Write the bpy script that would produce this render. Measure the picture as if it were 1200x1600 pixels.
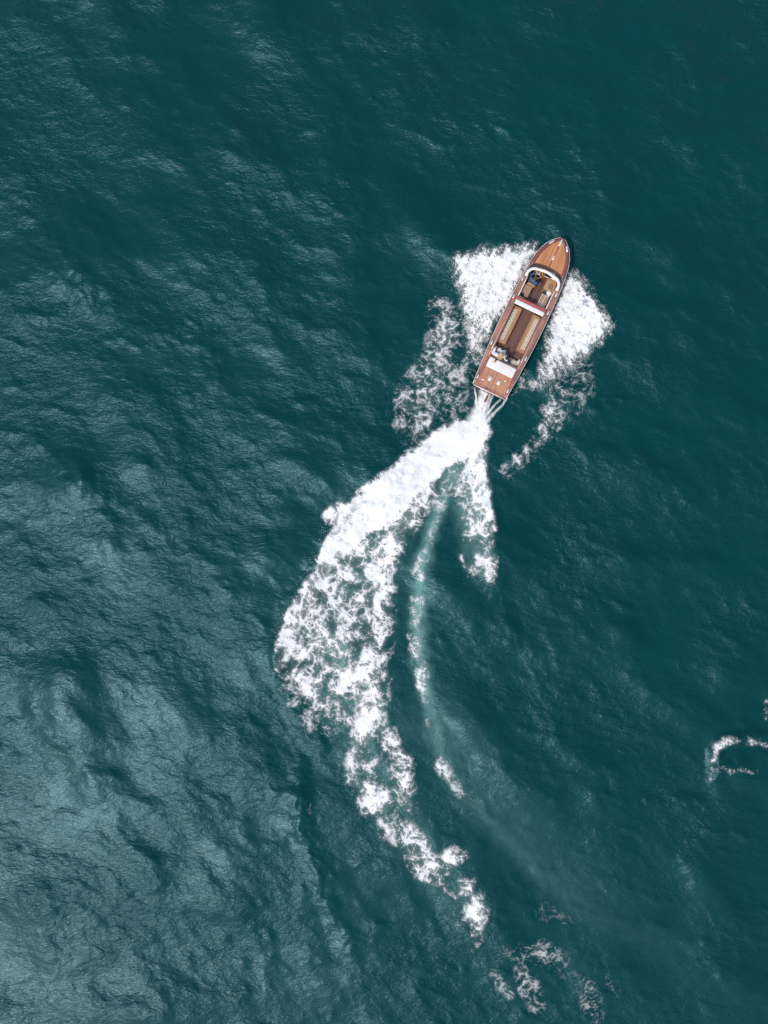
import bpy, bmesh, math, random
import numpy as np
from mathutils import Vector, Matrix

R = math.radians
random.seed(7)
scene = bpy.context.scene
for o in list(bpy.data.objects):
    bpy.data.objects.remove(o, do_unlink=True)
COL = scene.collection

# ------------------------------------------------------------------ camera
CAM_H = 42.0                      # drone height above the water, metres
PXM = 30.0                        # plan scale at the water: 30 plan units to the metre
cam_d = bpy.data.cameras.new('camera')
cam = bpy.data.objects.new('camera', cam_d)
COL.objects.link(cam)
cam.location = (0, 0, CAM_H)
cam.rotation_euler = (0, 0, 0)
cam_d.sensor_fit = 'VERTICAL'
cam_d.angle = 2 * math.atan((1600 / PXM / 2) / CAM_H)
cam_d.clip_start = 0.5
cam_d.clip_end = 20000
scene.camera = cam

# ------------------------------------------------------------------ light
SUN_AZ = math.atan2(-0.68, -0.735)      # compass of the sun in plan (lower left)
SUN_EL = R(57)
sun_dir = Vector((math.cos(SUN_AZ) * math.cos(SUN_EL), math.sin(SUN_AZ) * math.cos(SUN_EL), math.sin(SUN_EL)))
world = bpy.data.worlds.new('World')
scene.world = world
world.use_nodes = True
wn = world.node_tree.nodes
wl = world.node_tree.links
wn.clear()
sky = wn.new('ShaderNodeTexSky')
sky.sky_type = 'NISHITA'
sky.sun_disc = False
sky.sun_elevation = SUN_EL
sky.sun_rotation = math.pi / 2 - SUN_AZ
sky.air_density = 1.4
sky.dust_density = 3.0
sky.ozone_density = 1.0
bg = wn.new('ShaderNodeBackground')
bg.inputs['Strength'].default_value = 0.15
out = wn.new('ShaderNodeOutputWorld')
wl.new(sky.outputs[0], bg.inputs[0])
wl.new(bg.outputs[0], out.inputs[0])
sun_l = bpy.data.lights.new('sun', 'SUN')
sun_l.energy = 2.2
sun_l.angle = R(1.0)
sun_l.color = (1.0, 0.97, 0.93)
sun = bpy.data.objects.new('sun', sun_l)
COL.objects.link(sun)
sun.rotation_euler = (-sun_dir).to_track_quat('-Z', 'Y').to_euler()
sun.location = sun_dir * 100
scene.view_settings.view_transform = 'Standard'
scene.view_settings.look = 'None'
scene.view_settings.exposure = 0.0
scene.view_settings.gamma = 1.0
scene.view_settings.use_curve_mapping = False


# ------------------------------------------------------------------ numpy noise
def _hash(ix, iy, seed):
    h = (ix.astype(np.int64) * 374761393 + iy.astype(np.int64) * 668265263 + seed * 1274126177) & 0xFFFFFFFF
    h = ((h ^ (h >> 13)) * 1274126177) & 0xFFFFFFFF
    h = h ^ (h >> 16)
    h = (h * 2246822519) & 0xFFFFFFFF
    h = h ^ (h >> 15)
    return (h & 0xFFFFFF).astype(np.float32) / np.float32(0x1000000)


def perlin(x, y, seed=0):
    xi = np.floor(x); yi = np.floor(y)
    fx = (x - xi).astype(np.float32); fy = (y - yi).astype(np.float32)
    u = fx * fx * fx * (fx * (fx * 6 - 15) + 10)
    v = fy * fy * fy * (fy * (fy * 6 - 15) + 10)

    def g(dx, dy):
        a = _hash(xi + dx, yi + dy, seed) * np.float32(6.2831853)
        return np.cos(a) * (fx - dx) + np.sin(a) * (fy - dy)
    n0 = g(0, 0) * (1 - u) + g(1, 0) * u
    n1 = g(0, 1) * (1 - u) + g(1, 1) * u
    return (n0 * (1 - v) + n1 * v) * 1.5          # about -1..1


def fbm(x, y, octaves=4, seed=0, gain=0.5):
    t = 0; a = 1.0; s = 0
    for k in range(octaves):
        t = t + a * perlin(x * 2 ** k + 17.3 * k, y * 2 ** k - 9.1 * k, seed + k * 13)
        s += a; a *= gain
    return t / s


def worley(x, y, seed=0):
    xi = np.floor(x); yi = np.floor(y)
    f1 = np.full(x.shape, 9.0, np.float32); f2 = f1.copy()
    for dx in (-1, 0, 1):
        for dy in (-1, 0, 1):
            cx = xi + dx; cy = yi + dy
            px = cx + _hash(cx, cy, seed); py = cy + _hash(cx, cy, seed + 77)
            d = np.sqrt((px - x) ** 2 + (py - y) ** 2).astype(np.float32)
            f2 = np.minimum(np.maximum(d, f1), f2)
            f1 = np.minimum(d, f1)
    return f1, f2


def sstep(a, b, x):
    t = np.clip((x - a) / (b - a), 0, 1)
    return t * t * (3 - 2 * t)


def stroke(F, X, Y, pts, core=0.45):
    """Raise F along a polyline of (x, y, half_width, value); soft beyond core."""
    for (x0, y0, w0, v0), (x1, y1, w1, v1) in zip(pts[:-1], pts[1:]):
        dx = x1 - x0; dy = y1 - y0
        L2 = dx * dx + dy * dy + 1e-9
        m = max(w0, w1) * 1.05
        sel = (X > min(x0, x1) - m) & (X < max(x0, x1) + m) & (Y > min(y0, y1) - m) & (Y < max(y0, y1) + m)
        if not sel.any():
            continue
        xs = X[sel]; ys = Y[sel]
        t = np.clip(((xs - x0) * dx + (ys - y0) * dy) / L2, 0, 1)
        d = np.hypot(xs - x0 - t * dx, ys - y0 - t * dy)
        w = w0 + (w1 - w0) * t
        v = v0 + (v1 - v0) * t
        F[sel] = np.maximum(F[sel], v * (1 - sstep(core, 1.0, d / w)))
    return F


def blob(F, X, Y, x, y, w, v, core=0.3):
    return stroke(F, X, Y, [(x - 0.5, y, w, v), (x + 0.5, y, w, v)], core)


def poly_sdf(X, Y, pts):
    """positive inside"""
    d = np.full(X.shape, 1e9, np.float32); ins = np.zeros(X.shape, bool)
    n = len(pts)
    for i in range(n):
        x0, y0 = pts[i]; x1, y1 = pts[(i + 1) % n]
        dx = x1 - x0; dy = y1 - y0
        t = np.clip(((X - x0) * dx + (Y - y0) * dy) / (dx * dx + dy * dy + 1e-9), 0, 1)
        d = np.minimum(d, np.hypot(X - x0 - t * dx, Y - y0 - t * dy))
        c = ((y0 > Y) != (y1 > Y)) & (X < (x1 - x0) * (Y - y0) / (y1 - y0 + 1e-12) + x0)
        ins ^= c
    return np.where(ins, d, -d)


# ------------------------------------------------------------------ plan <-> world
def at(px, py, z=0.0):
    k = (CAM_H - z) / CAM_H / PXM
    return Vector(((px - 600) * k, (800 - py) * k, z))


BU = (0.4334, -0.9012)     # boat axis in plan units (towards the bow)
BV = (0.9012, 0.4334)      # to starboard
BO = (764.6, 611.3)        # stern centre at deck level
DECK_Z = 0.85
root_w = at(BO[0], BO[1], DECK_Z); root_w.z = 0
YAW = math.atan2(-BU[1], BU[0])
MB_W = Matrix.Translation(root_w) @ Matrix.Rotation(YAW, 4, 'Z')
MB_I = MB_W.inverted()


def L(s, w, z):
    """boat-local point that lies at plan distance s from the stern, w to starboard, at height z"""
    return MB_I @ at(BO[0] + s * BU[0] + w * BV[0], BO[1] + s * BU[1] + w * BV[1], z)


def Lp(px, py, z):
    return MB_I @ at(px, py, z)


# ------------------------------------------------------------------ materials
def mat(name, color, rough=0.5, metal=0.0, noise=None, coat=0.0, bump=None, rand=0.0, ior=1.45, stretch=(1, 1, 1)):
    """Principled material. noise=(scale, colour2, amount); bump=(scale, strength, dist); rand = per object value change"""
    m = bpy.data.materials.new(name)
    m.use_nodes = True
    nt = m.node_tree
    p = nt.nodes['Principled BSDF']
    p.inputs['Roughness'].default_value = rough
    p.inputs['Metallic'].default_value = metal
    p.inputs['IOR'].default_value = ior
    p.inputs['Coat Weight'].default_value = coat
    p.inputs['Coat Roughness'].default_value = 0.12
    col = nt.nodes.new('ShaderNodeRGB'); col.outputs[0].default_value = (*color, 1)
    src = col.outputs[0]
    tc = nt.nodes.new('ShaderNodeTexCoord')
    mp = nt.nodes.new('ShaderNodeMapping')
    mp.inputs['Scale'].default_value = stretch
    nt.links.new(tc.outputs['Object'], mp.inputs[0])
    if noise:
        n = nt.nodes.new('ShaderNodeTexNoise'); n.inputs['Scale'].default_value = noise[0]; n.inputs['Detail'].default_value = 5
        nt.links.new(mp.outputs[0], n.inputs['Vector'])
        rmp = nt.nodes.new('ShaderNodeMapRange')
        rmp.inputs['From Min'].default_value = 0.35; rmp.inputs['From Max'].default_value = 0.65
        rmp.inputs['To Max'].default_value = noise[2]
        nt.links.new(n.outputs['Fac'], rmp.inputs['Value'])
        mx = nt.nodes.new('ShaderNodeMix'); mx.data_type = 'RGBA'
        nt.links.new(rmp.outputs[0], mx.inputs['Factor'])
        nt.links.new(src, mx.inputs['A']); mx.inputs['B'].default_value = (*noise[1], 1)
        src = mx.outputs['Result']
    if rand:
        oi = nt.nodes.new('ShaderNodeObjectInfo')
        r2 = nt.nodes.new('ShaderNodeMapRange')
        r2.inputs['To Min'].default_value = 1 - rand; r2.inputs['To Max'].default_value = 1 + rand
        nt.links.new(oi.outputs['Random'], r2.inputs['Value'])
        hs = nt.nodes.new('ShaderNodeHueSaturation')
        nt.links.new(r2.outputs[0], hs.inputs['Value'])
        nt.links.new(src, hs.inputs['Color'])
        src = hs.outputs[0]
    nt.links.new(src, p.inputs['Base Color'])
    if bump:
        nb = nt.nodes.new('ShaderNodeTexNoise'); nb.inputs['Scale'].default_value = bump[0]; nb.inputs['Detail'].default_value = 4
        nt.links.new(mp.outputs[0], nb.inputs['Vector'])
        b = nt.nodes.new('ShaderNodeBump'); b.inputs['Strength'].default_value = bump[1]; b.inputs['Distance'].default_value = bump[2]
        nt.links.new(nb.outputs['Fac'], b.inputs['Height'])
        nt.links.new(b.outputs[0], p.inputs['Normal'])
    return m


M = {}
M['mahogany'] = mat('mahogany', (0.15, 0.05, 0.045), 0.35, noise=(3, (0.25, 0.085, 0.065), 0.8), coat=0.25, stretch=(0.5, 3, 3))
M['side_wood'] = mat('side_wood', (0.19, 0.10, 0.09), 0.35, noise=(2.2, (0.45, 0.205, 0.13), 1.0), coat=0.25, stretch=(0.5, 1.5, 1))
M['teak'] = mat('teak', (0.57, 0.255, 0.11), 0.45, noise=(5, (0.41, 0.17, 0.075), 0.7), rand=0.16, coat=0.15, stretch=(0.4, 3, 3))
M['teak_aft'] = mat('teak_aft', (0.56, 0.28, 0.165), 0.45, noise=(3, (0.38, 0.175, 0.115), 0.8), rand=0.14, coat=0.15, stretch=(0.4, 3, 3))
M['caulk'] = mat('caulk', (0.10, 0.045, 0.03), 0.7)
M['king'] = mat('king_plank_wood', (0.15, 0.05, 0.04), 0.4, coat=0.2)
M['floor'] = mat('floor_wood', (0.12, 0.068, 0.058), 0.5, noise=(2.5, (0.17, 0.075, 0.055), 0.9), rand=0.22, stretch=(0.4, 2, 2))
M['dark'] = mat('dark_bilge_paint', (0.02, 0.016, 0.016), 0.7)
M['liner'] = mat('liner_wood', (0.26, 0.11, 0.05), 0.45, noise=(4, (0.16, 0.06, 0.03), 0.7), stretch=(0.4, 2, 2))
M['tan'] = mat('tan_wood', (0.41, 0.245, 0.135), 0.45, noise=(4, (0.33, 0.18, 0.095), 0.7), coat=0.1, stretch=(0.5, 2, 2))
M['tanvinyl'] = mat('tan_vinyl', (0.36, 0.24, 0.16), 0.55, noise=(5, (0.28, 0.18, 0.12), 0.6))
M['orangewood'] = mat('orange_varnish', (0.60, 0.27, 0.07), 0.35, coat=0.3, noise=(6, (0.44, 0.18, 0.05), 0.6))
M['red'] = mat('red_leather', (0.36, 0.075, 0.07), 0.5, noise=(5, (0.28, 0.06, 0.06), 0.6))
M['coaming'] = mat('coaming_wood', (0.40, 0.14, 0.115), 0.35, coat=0.3, noise=(3, (0.30, 0.085, 0.07), 0.7), stretch=(0.5, 2, 2))
M['white'] = mat('white_vinyl', (0.74, 0.72, 0.70), 0.5, noise=(4, (0.64, 0.62, 0.60), 0.5))
M['cream'] = mat('cream_tufted', (0.55, 0.50, 0.41), 0.65, noise=(12, (0.50, 0.44, 0.33), 0.6))
M['button'] = mat('tuft_button', (0.30, 0.25, 0.17), 0.6)
M['chrome'] = mat('chrome', (0.82, 0.83, 0.85), 0.28, metal=0.35)
M['greytrim'] = mat('grey_trim', (0.16, 0.14, 0.15), 0.4, coat=0.2)
M['cowl'] = mat('cowl_leather', (0.09, 0.05, 0.045), 0.45, noise=(8, (0.06, 0.035, 0.035), 0.6))
M['skyreflect'] = mat('sky_reflection_blue', (0.14, 0.22, 0.34), 0.2, coat=0.5)  # blue base colour stands in for sky mirrored in the windscreen
M['black'] = mat('black_plastic', (0.012, 0.012, 0.014), 0.5)
M['navy'] = mat('navy_cloth', (0.02, 0.045, 0.075), 0.9)
M['denim'] = mat('denim_jacket', (0.05, 0.10, 0.20), 0.85, noise=(18, (0.03, 0.065, 0.14), 0.8))
M['trousers'] = mat('dark_trousers', (0.02, 0.025, 0.035), 0.9)
M['suit'] = mat('suit_cloth', (0.045, 0.05, 0.07), 0.85, noise=(18, (0.03, 0.034, 0.05), 0.7))
M['shirt'] = mat('white_shirt', (0.75, 0.74, 0.74), 0.8)
M['dress'] = mat('white_dress', (0.72, 0.71, 0.73), 0.85, noise=(14, (0.60, 0.59, 0.62), 0.6), bump=(10, 0.5, 0.03))
M['skin'] = mat('skin', (0.52, 0.27, 0.19), 0.55)
M['blonde'] = mat('blonde_hair', (0.56, 0.36, 0.19), 0.5, noise=(30, (0.40, 0.24, 0.11), 0.8), stretch=(1, 4, 1))
M['brown_hair'] = mat('brown_hair', (0.035, 0.02, 0.013), 0.5, noise=(30, (0.02, 0.012, 0.01), 0.8))
M['grey_hair'] = mat('short_hair', (0.09, 0.06, 0.04), 0.6, noise=(30, (0.06, 0.04, 0.03), 0.8))
M['bag'] = mat('pale_bag', (0.66, 0.67, 0.68), 0.7, noise=(8, (0.5, 0.5, 0.52), 0.7))
M['rust'] = mat('bronze_rudder', (0.16, 0.09, 0.05), 0.5)
M['cable'] = mat('rubber_cable', (0.10, 0.075, 0.06), 0.6)
M['eye'] = mat('eye', (0.03, 0.02, 0.02), 0.3)


def new_obj(name, mesh, parent=None, m=None, smooth=False):
    o = bpy.data.objects.new(name, mesh)
    COL.objects.link(o)
    if parent is not None:
        o.parent = parent
    if m is not None:
        mesh.materials.append(m)
    if smooth:
        mesh.polygons.foreach_set('use_smooth', [True] * len(mesh.polygons))
    return o


def tag(o, label=None, cat=None, group=None, kind=None):
    if label: o['label'] = label
    if cat: o['category'] = cat
    if group: o['group'] = group
    if kind: o['kind'] = kind
    return o


def grid_mesh(name, V, keep, attrs, smooth=True):
    """V: (ny, nx, 3) grid; keep: (ny-1, nx-1) faces; attrs {name: (ny, nx)}"""
    ny, nx = V.shape[:2]
    idx = np.arange(ny * nx, dtype=np.int64).reshape(ny, nx)
    q = np.stack([idx[:-1, :-1], idx[1:, :-1], idx[1:, 1:], idx[:-1, 1:]], -1)[keep]     # rows go down in y
    used = np.zeros(ny * nx, bool); used[q.ravel()] = True
    remap = np.cumsum(used) - 1
    q = remap[q]
    co = V.reshape(-1, 3)[used]
    return raw_mesh(name, co, q, {k: a.reshape(-1)[used] for k, a in attrs.items()}, smooth)


def raw_mesh(name, co, q, attrs, smooth=True):
    me = bpy.data.meshes.new(name)
    k = q.shape[1]
    me.vertices.add(len(co)); me.vertices.foreach_set('co', np.ascontiguousarray(co, np.float32).ravel())
    me.loops.add(q.size); me.loops.foreach_set('vertex_index', np.ascontiguousarray(q, np.int32).ravel())
    me.polygons.add(len(q))
    me.polygons.foreach_set('loop_start', np.arange(0, q.size, k, dtype=np.int32))
    me.polygons.foreach_set('use_smooth', np.full(len(q), smooth, bool))
    for n, a in attrs.items():
        at_ = me.attributes.new(n, 'FLOAT', 'POINT')
        at_.data.foreach_set('value', np.ascontiguousarray(a, np.float32).ravel())
    me.update(calc_edges=True)
    return me


# ------------------------------------------------------------------ the sea
STEP = 0.065
NF = 1024


def ocean():
    """directional wind-sea height field on a NF x NF tile"""
    rng = np.random.default_rng(11)
    size = NF * STEP
    k1 = np.fft.fftfreq(NF, STEP) * 2 * np.pi
    KX, KY = np.meshgrid(k1, k1)
    K = np.hypot(KX, KY); K[0, 0] = 1
    TH = np.arctan2(KY, KX)
    noise = rng.normal(size=(NF, NF)) + 1j * rng.normal(size=(NF, NF))

    def band(lam_peak, p, wind, spread, lmin, iso):
        kp = 2 * np.pi / lam_peak
        s = np.exp(-0.75 * (kp / K) ** 2) * K ** (-p)
        s = s * (iso + np.abs(np.cos((TH - wind) / 1.0)) ** spread)
        s = s * np.exp(-(K * lmin / (2 * np.pi)) ** 2)
        s[0, 0] = 0
        h = np.real(np.fft.ifft2(noise * s))
        return h
    a = band(7.5, 2.85, R(-55), 1.2, 0.35, 0.35)
    a = a / a.std(); a = (a + 0.16 * (a * a - 1)) * 0.086
    noise = rng.normal(size=(NF, NF)) + 1j * rng.normal(size=(NF, NF))
    b = band(1.6, 2.7, R(-70), 1.2, 0.16, 0.30)
    b = b / b.std(); b = (b + 0.22 * (b * b - 1)) * 0.0165
    return a.astype(np.float32), b.astype(np.float32)


SEA_A, SEA_B = ocean()
NX = 832; NY = 1024
xs = (np.arange(NX) - (NX - 1) / 2) * STEP
ys = ((NY - 1) / 2 - np.arange(NY)) * STEP          # top row first
GX, GY = np.meshgrid(xs.astype(np.float32), ys.astype(np.float32))
PX = 600 + GX * PXM
PY = 800 - GY * PXM
# gustiness: patches where the ripples are stronger or weaker
gust = np.clip(0.85 + 1.0 * fbm(PX / 210 + 0.3 * PY / 210, PY / 150, 4, 5), 0.5, 1.7)
# calm water inside the wake between the two arms of foam
calm = np.zeros_like(PX)
stroke(calm, PX, PY, [(715, 720, 26, .7), (660, 800, 60, .8), (640, 900, 80, .85), (635, 1000, 90, .8), (650, 1100, 90, .75),
                      (690, 1220, 90, .7), (760, 1330, 90, .65), (860, 1430, 90, .5), (1000, 1500, 80, .3)], 0.3)
stroke(calm, PX, PY, [(720, 830, 50, .7), (700, 930, 60, .7)], 0.3)
stroke(calm, PX, PY, [(745, 600, 40, .8), (720, 620, 30, .5)], 0.3)
calm *= 0.9 + 0.2 * fbm(PX / 60, PY / 60, 2, 9)
HS = SEA_A[:NY, :NX] * (1 - 0.35 * calm) + SEA_B[:NY, :NX] * gust * (1 - 0.75 * calm)
# ridges the boat has thrown up: (plan x, y, half width, height)
wob = 10 * perlin(PX / 70, PY / 70, 31); wob2 = 10 * perlin(PX / 70, PY / 70, 37)
RID = np.zeros_like(PX)
for pts in (
    [(740, 668, 26, .10), (640, 735, 34, .16), (560, 800, 38, .20), (510, 870, 36, .20), (460, 950, 30, .18), (432, 1030, 24, .14), (455, 1110, 26, .13), (495, 1165, 24, .08)],
    [(757, 690, 18, .10), (758, 780, 22, .14), (770, 870, 24, .13), (775, 930, 26, .10), (810, 1000, 28, .09), (860, 1060, 26, .06), (900, 1095, 20, .04)],
    [(470, 1190, 18, .10), (462, 1240, 30, .18), (474, 1310, 32, .18), (500, 1345, 26, .14), (506, 1400, 26, .12), (550, 1480, 30, .10)],
    [(1112, 1215, 14, .16), (1122, 1175, 18, .30), (1150, 1155, 18, .24), (1196, 1155, 16, .16)],
    [(0, 300, 50, .10), (90, 400, 45, .16), (165, 490, 40, .12)],
    [(220, 500, 40, .05), (300, 530, 34, .12), (345, 590, 30, .10)],
    [(20, 690, 40, .06), (120, 740, 34, .12), (230, 830, 30, .06)],
    [(180, 1290, 28, .06), (235, 1350, 30, .12), (250, 1400, 28, .06)],
    [(330, 1380, 28, .05), (400, 1470, 36, .10), (420, 1550, 30, .06)],
):
    F = np.zeros_like(PX)
    stroke(F, PX + wob, PY + wob2, pts, 0.0)
    RID = np.maximum(RID, F)
HS = HS + RID * np.clip(0.75 + 0.9 * fbm(PX / 28, PY / 28, 3, 43), 0.1, 1.4)
# bow waves close to the hull
BS = (PX - BO[0]) * BU[0] + (PY - BO[1]) * BU[1]
BW = (PX - BO[0]) * BV[0] + (PY - BO[1]) * BV[1]
# trough behind the stern, lowered water under the hull
hullm = sstep(1.15, 0.75, np.abs(BW) / 34) * sstep(-6, 6, BS) * sstep(275, 250, BS)
HS = HS * (1 - 0.9 * hullm) - 0.12 * hullm
# fade to the far sea
edge = np.minimum(np.minimum(GX - xs[0], xs[-1] - GX), np.minimum(GY - ys[-1], ys[0] - GY))
fine = sstep(0.0, 3.0, edge)
HS = HS * fine
# bubbles carried under the surface: they turn the water milky green
aer = np.zeros_like(PX)
W1 = 11 * fbm(PX / 26, PY / 26, 4, 51, 0.6); W2 = 11 * fbm(PX / 26, PY / 26, 4, 57, 0.6)
stroke(aer, PX + W1, PY + W2, [(735, 690, 18, .35), (706, 745, 32, .66), (687, 790, 22, .78), (671, 835, 19, .82), (657, 890, 22, 1.0), (653, 960, 22, .95), (654, 1010, 24, 1.0),
                               (661, 1060, 23, .82), (671, 1110, 25, .58), (690, 1180, 30, .34), (730, 1250, 34, .24), (790, 1310, 34, .19),
                               (860, 1380, 40, .19), (950, 1435, 46, .11), (1050, 1490, 50, .06)], -0.6)
stroke(aer, PX + W1, PY + W2, [(640, 740, 40, .16), (590, 850, 70, .16), (540, 960, 90, .14), (550, 1080, 80, .14), (590, 1200, 60, .13), (650, 1330, 50, .15), (730, 1430, 40, .10)], 0.1)
stroke(aer, PX + W1, PY + W2, [(740, 700, 30, .4), (735, 790, 40, .35), (745, 870, 36, .2)], 0.1)
stroke(aer, PX + W1, PY + W2, [(680, 1110, 70, .08), (740, 1210, 70, .08), (830, 1320, 70, .07), (960, 1420, 70, .05)], 0.0)
aer = aer * np.clip(0.78 + 0.6 * fbm(PX / 16, PY / 26, 5, 61, 0.6), 0, 1.4)


def sea_z(px, py):
    """bilinear sea height at plan coordinates"""
    fx = np.clip((((px - 600) / PXM) - xs[0]) / STEP, 0, NX - 1.001)
    fy = np.clip((ys[0] - ((800 - py) / PXM)) / STEP, 0, NY - 1.001)
    ix = fx.astype(int); iy = fy.astype(int); fx = fx - ix; fy = fy - iy
    return (HS[iy, ix] * (1 - fx) * (1 - fy) + HS[iy, ix + 1] * fx * (1 - fy) + HS[iy + 1, ix] * (1 - fx) * fy + HS[iy + 1, ix + 1] * fx * fy)


def build_sea():
    V = np.stack([GX, GY, HS], -1).reshape(-1, 3)
    idx = np.arange(NX * NY).reshape(NY, NX)
    q = np.stack([idx[:-1, :-1], idx[1:, :-1], idx[1:, 1:], idx[:-1, 1:]], -1).reshape(-1, 4)
    loop = np.concatenate([idx[0, :], idx[1:, -1], idx[-1, -2::-1], idx[-2:0:-1, 0]])
    nL = len(loop)
    vs = [V]; qs = [q]
    prev = loop; base = len(V)
    for k in (1.15, 1.5, 3, 10, 40, 250):
        ring = V[loop].copy(); ring[:, :2] *= k; ring[:, 2] = 0
        cur = np.arange(base, base + nL)
        qs.append(np.stack([prev, np.roll(prev, -1), np.roll(cur, -1), cur], -1))
        vs.append(ring); prev = cur; base += nL
    V = np.concatenate(vs); Q = np.concatenate(qs)
    pad = len(V) - NX * NY
    ext = lambda a: np.concatenate([a.reshape(-1), np.zeros(pad, np.float32)])
    me = raw_mesh('sea', V, Q, {'aer': ext(aer), 'calm': ext(calm), 'fine': ext(fine), 'gust': np.concatenate([gust.reshape(-1), np.ones(pad, np.float32)])})
    return me


def sea_material():
    m = bpy.data.materials.new('sea_water'); m.use_nodes = True
    nt = m.node_tree; N = nt.nodes; Lk = nt.links
    p = N['Principled BSDF']
    p.inputs['IOR'].default_value = 1.333
    p.inputs['Roughness'].default_value = 0.33
    p.inputs['Specular IOR Level'].default_value = 0.52
    p.inputs['Specular Tint'].default_value = (0.38, 0.82, 0.97, 1)
    p.inputs['Coat Tint'].default_value = (0.8, 0.97, 1.0, 1)

    def attr(n):
        a = N.new('ShaderNodeAttribute'); a.attribute_name = n
        return a.outputs['Fac']

    def math_(op, a, b=None):
        n = N.new('ShaderNodeMath'); n.operation = op
        for i, v in enumerate((a, b)):
            if v is None: continue
            if isinstance(v, (int, float)): n.inputs[i].default_value = v
            else: Lk.new(v, n.inputs[i])
        return n.outputs[0]
    geo = N.new('ShaderNodeNewGeometry')

    def noise(scale, detail, rot, sc, rough=0.55, dist=0.0):
        mp = N.new('ShaderNodeMapping'); mp.inputs['Rotation'].default_value = (0, 0, R(rot)); mp.inputs['Scale'].default_value = sc
        Lk.new(geo.outputs['Position'], mp.inputs[0])
        n = N.new('ShaderNodeTexNoise'); n.inputs['Scale'].default_value = scale; n.inputs['Detail'].default_value = detail
        n.inputs['Roughness'].default_value = rough; n.inputs['Distortion'].default_value = dist
        Lk.new(mp.outputs[0], n.inputs['Vector'])
        return n.outputs['Fac']
    # body colour: deep teal water, slightly varied, milky where full of bubbles
    cn = noise(0.09, 3, 20, (1, 1, 1))
    cm = N.new('ShaderNodeMix'); cm.data_type = 'RGBA'
    cm.inputs['A'].default_value = (0.0, 0.0335, 0.0345, 1); cm.inputs['B'].default_value = (0.0, 0.0395, 0.0405, 1)
    Lk.new(cn, cm.inputs['Factor'])
    ca = N.new('ShaderNodeMix'); ca.data_type = 'RGBA'
    Lk.new(attr('aer'), ca.inputs['Factor']); Lk.new(cm.outputs['Result'], ca.inputs['A'])
    ca.inputs['B'].default_value = (0.24, 0.46, 0.42, 1)
    Lk.new(ca.outputs['Result'], p.inputs['Base Color'])
    # ripples
    n1 = noise(2.6, 3, 28, (0.75, 1.3, 1), 0.55, 0.6)
    n2 = noise(8.5, 3, 62, (0.6, 1.5, 1), 0.6, 0.4)
    big = noise(0.35, 3, 30, (0.8, 1.2, 1))
    h = math_('ADD', math_('MULTIPLY', n1, 0.060), math_('MULTIPLY', n2, 0.026))
    h = math_('MULTIPLY', h, math_('SUBTRACT', 1.0, math_('MULTIPLY', attr('calm'), 0.7)))
    h = math_('MULTIPLY', h, attr('gust'))
    h = math_('ADD', h, math_('MULTIPLY', math_('MULTIPLY', big, 0.8), math_('SUBTRACT', 1.0, attr('fine'))))
    b = N.new('ShaderNodeBump'); b.inputs['Strength'].default_value = 1.0; b.inputs['Distance'].default_value = 1.0
    Lk.new(h, b.inputs['Height']); Lk.new(b.outputs[0], p.inputs['Normal'])
    # glitter: a smoother film over the ripples with steeper capillary wavelets
    n3 = noise(13, 3, 75, (0.55, 1.3, 1), 0.65, 0.3)
    h3 = math_('ADD', h, math_('MULTIPLY', math_('MULTIPLY', n3, 0.010), math_('SUBTRACT', 1.0, math_('MULTIPLY', attr('calm'), 0.7))))
    b3 = N.new('ShaderNodeBump'); b3.inputs['Strength'].default_value = 1.0; b3.inputs['Distance'].default_value = 1.0
    Lk.new(h3, b3.inputs['Height']); Lk.new(b3.outputs[0], p.inputs['Coat Normal'])
    p.inputs['Coat Weight'].default_value = 0.16
    p.inputs['Coat Roughness'].default_value = 0.17
    p.inputs['Coat IOR'].default_value = 1.333
    return m


sea = new_obj('sea', build_sea(), None, sea_material())
tag(sea, 'dark teal open sea with wind ripples and soft swell', 'sea', kind='structure')


# ------------------------------------------------------------------ foam
def foam_material():
    m = bpy.data.materials.new('sea_foam'); m.use_nodes = True
    nt = m.node_tree; N = nt.nodes; Lk = nt.links
    p = N['Principled BSDF']
    p.inputs['Roughness'].default_value = 0.85
    p.inputs['Specular IOR Level'].default_value = 0.15
    p.inputs['Base Color'].default_value = (0.80, 0.81, 0.825, 1)
    geo = N.new('ShaderNodeNewGeometry')
    n = N.new('ShaderNodeTexNoise'); n.inputs['Scale'].default_value = 9; n.inputs['Detail'].default_value = 5; n.inputs['Roughness'].default_value = 0.7
    Lk.new(geo.outputs['Position'], n.inputs['Vector'])
    b = N.new('ShaderNodeBump'); b.inputs['Strength'].default_value = 0.35; b.inputs['Distance'].default_value = 0.04
    Lk.new(n.outputs['Fac'], b.inputs['Height']); Lk.new(b.outputs[0], p.inputs['Normal'])
    a = N.new('ShaderNodeAttribute'); a.attribute_name = 'dens'
    t = N.new('ShaderNodeBsdfTransparent')
    mx = N.new('ShaderNodeMixShader')
    Lk.new(a.outputs['Fac'], mx.inputs[0]); Lk.new(t.outputs[0], mx.inputs[1]); Lk.new(p.outputs[0], mx.inputs[2])
    Lk.new(mx.outputs[0], N['Material Output'].inputs[0])
    return m


M['foam'] = foam_material()
FS = 0.026          # foam grid step, metres


def foam_grid(x0, y0, x1, y1):
    nx = int((x1 - x0) / PXM / FS) + 1; ny = int((y1 - y0) / PXM / FS) + 1
    X, Y = np.meshgrid(np.linspace(x0, x1, nx, dtype=np.float32), np.linspace(y0, y1, ny, dtype=np.float32))
    return X, Y


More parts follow.
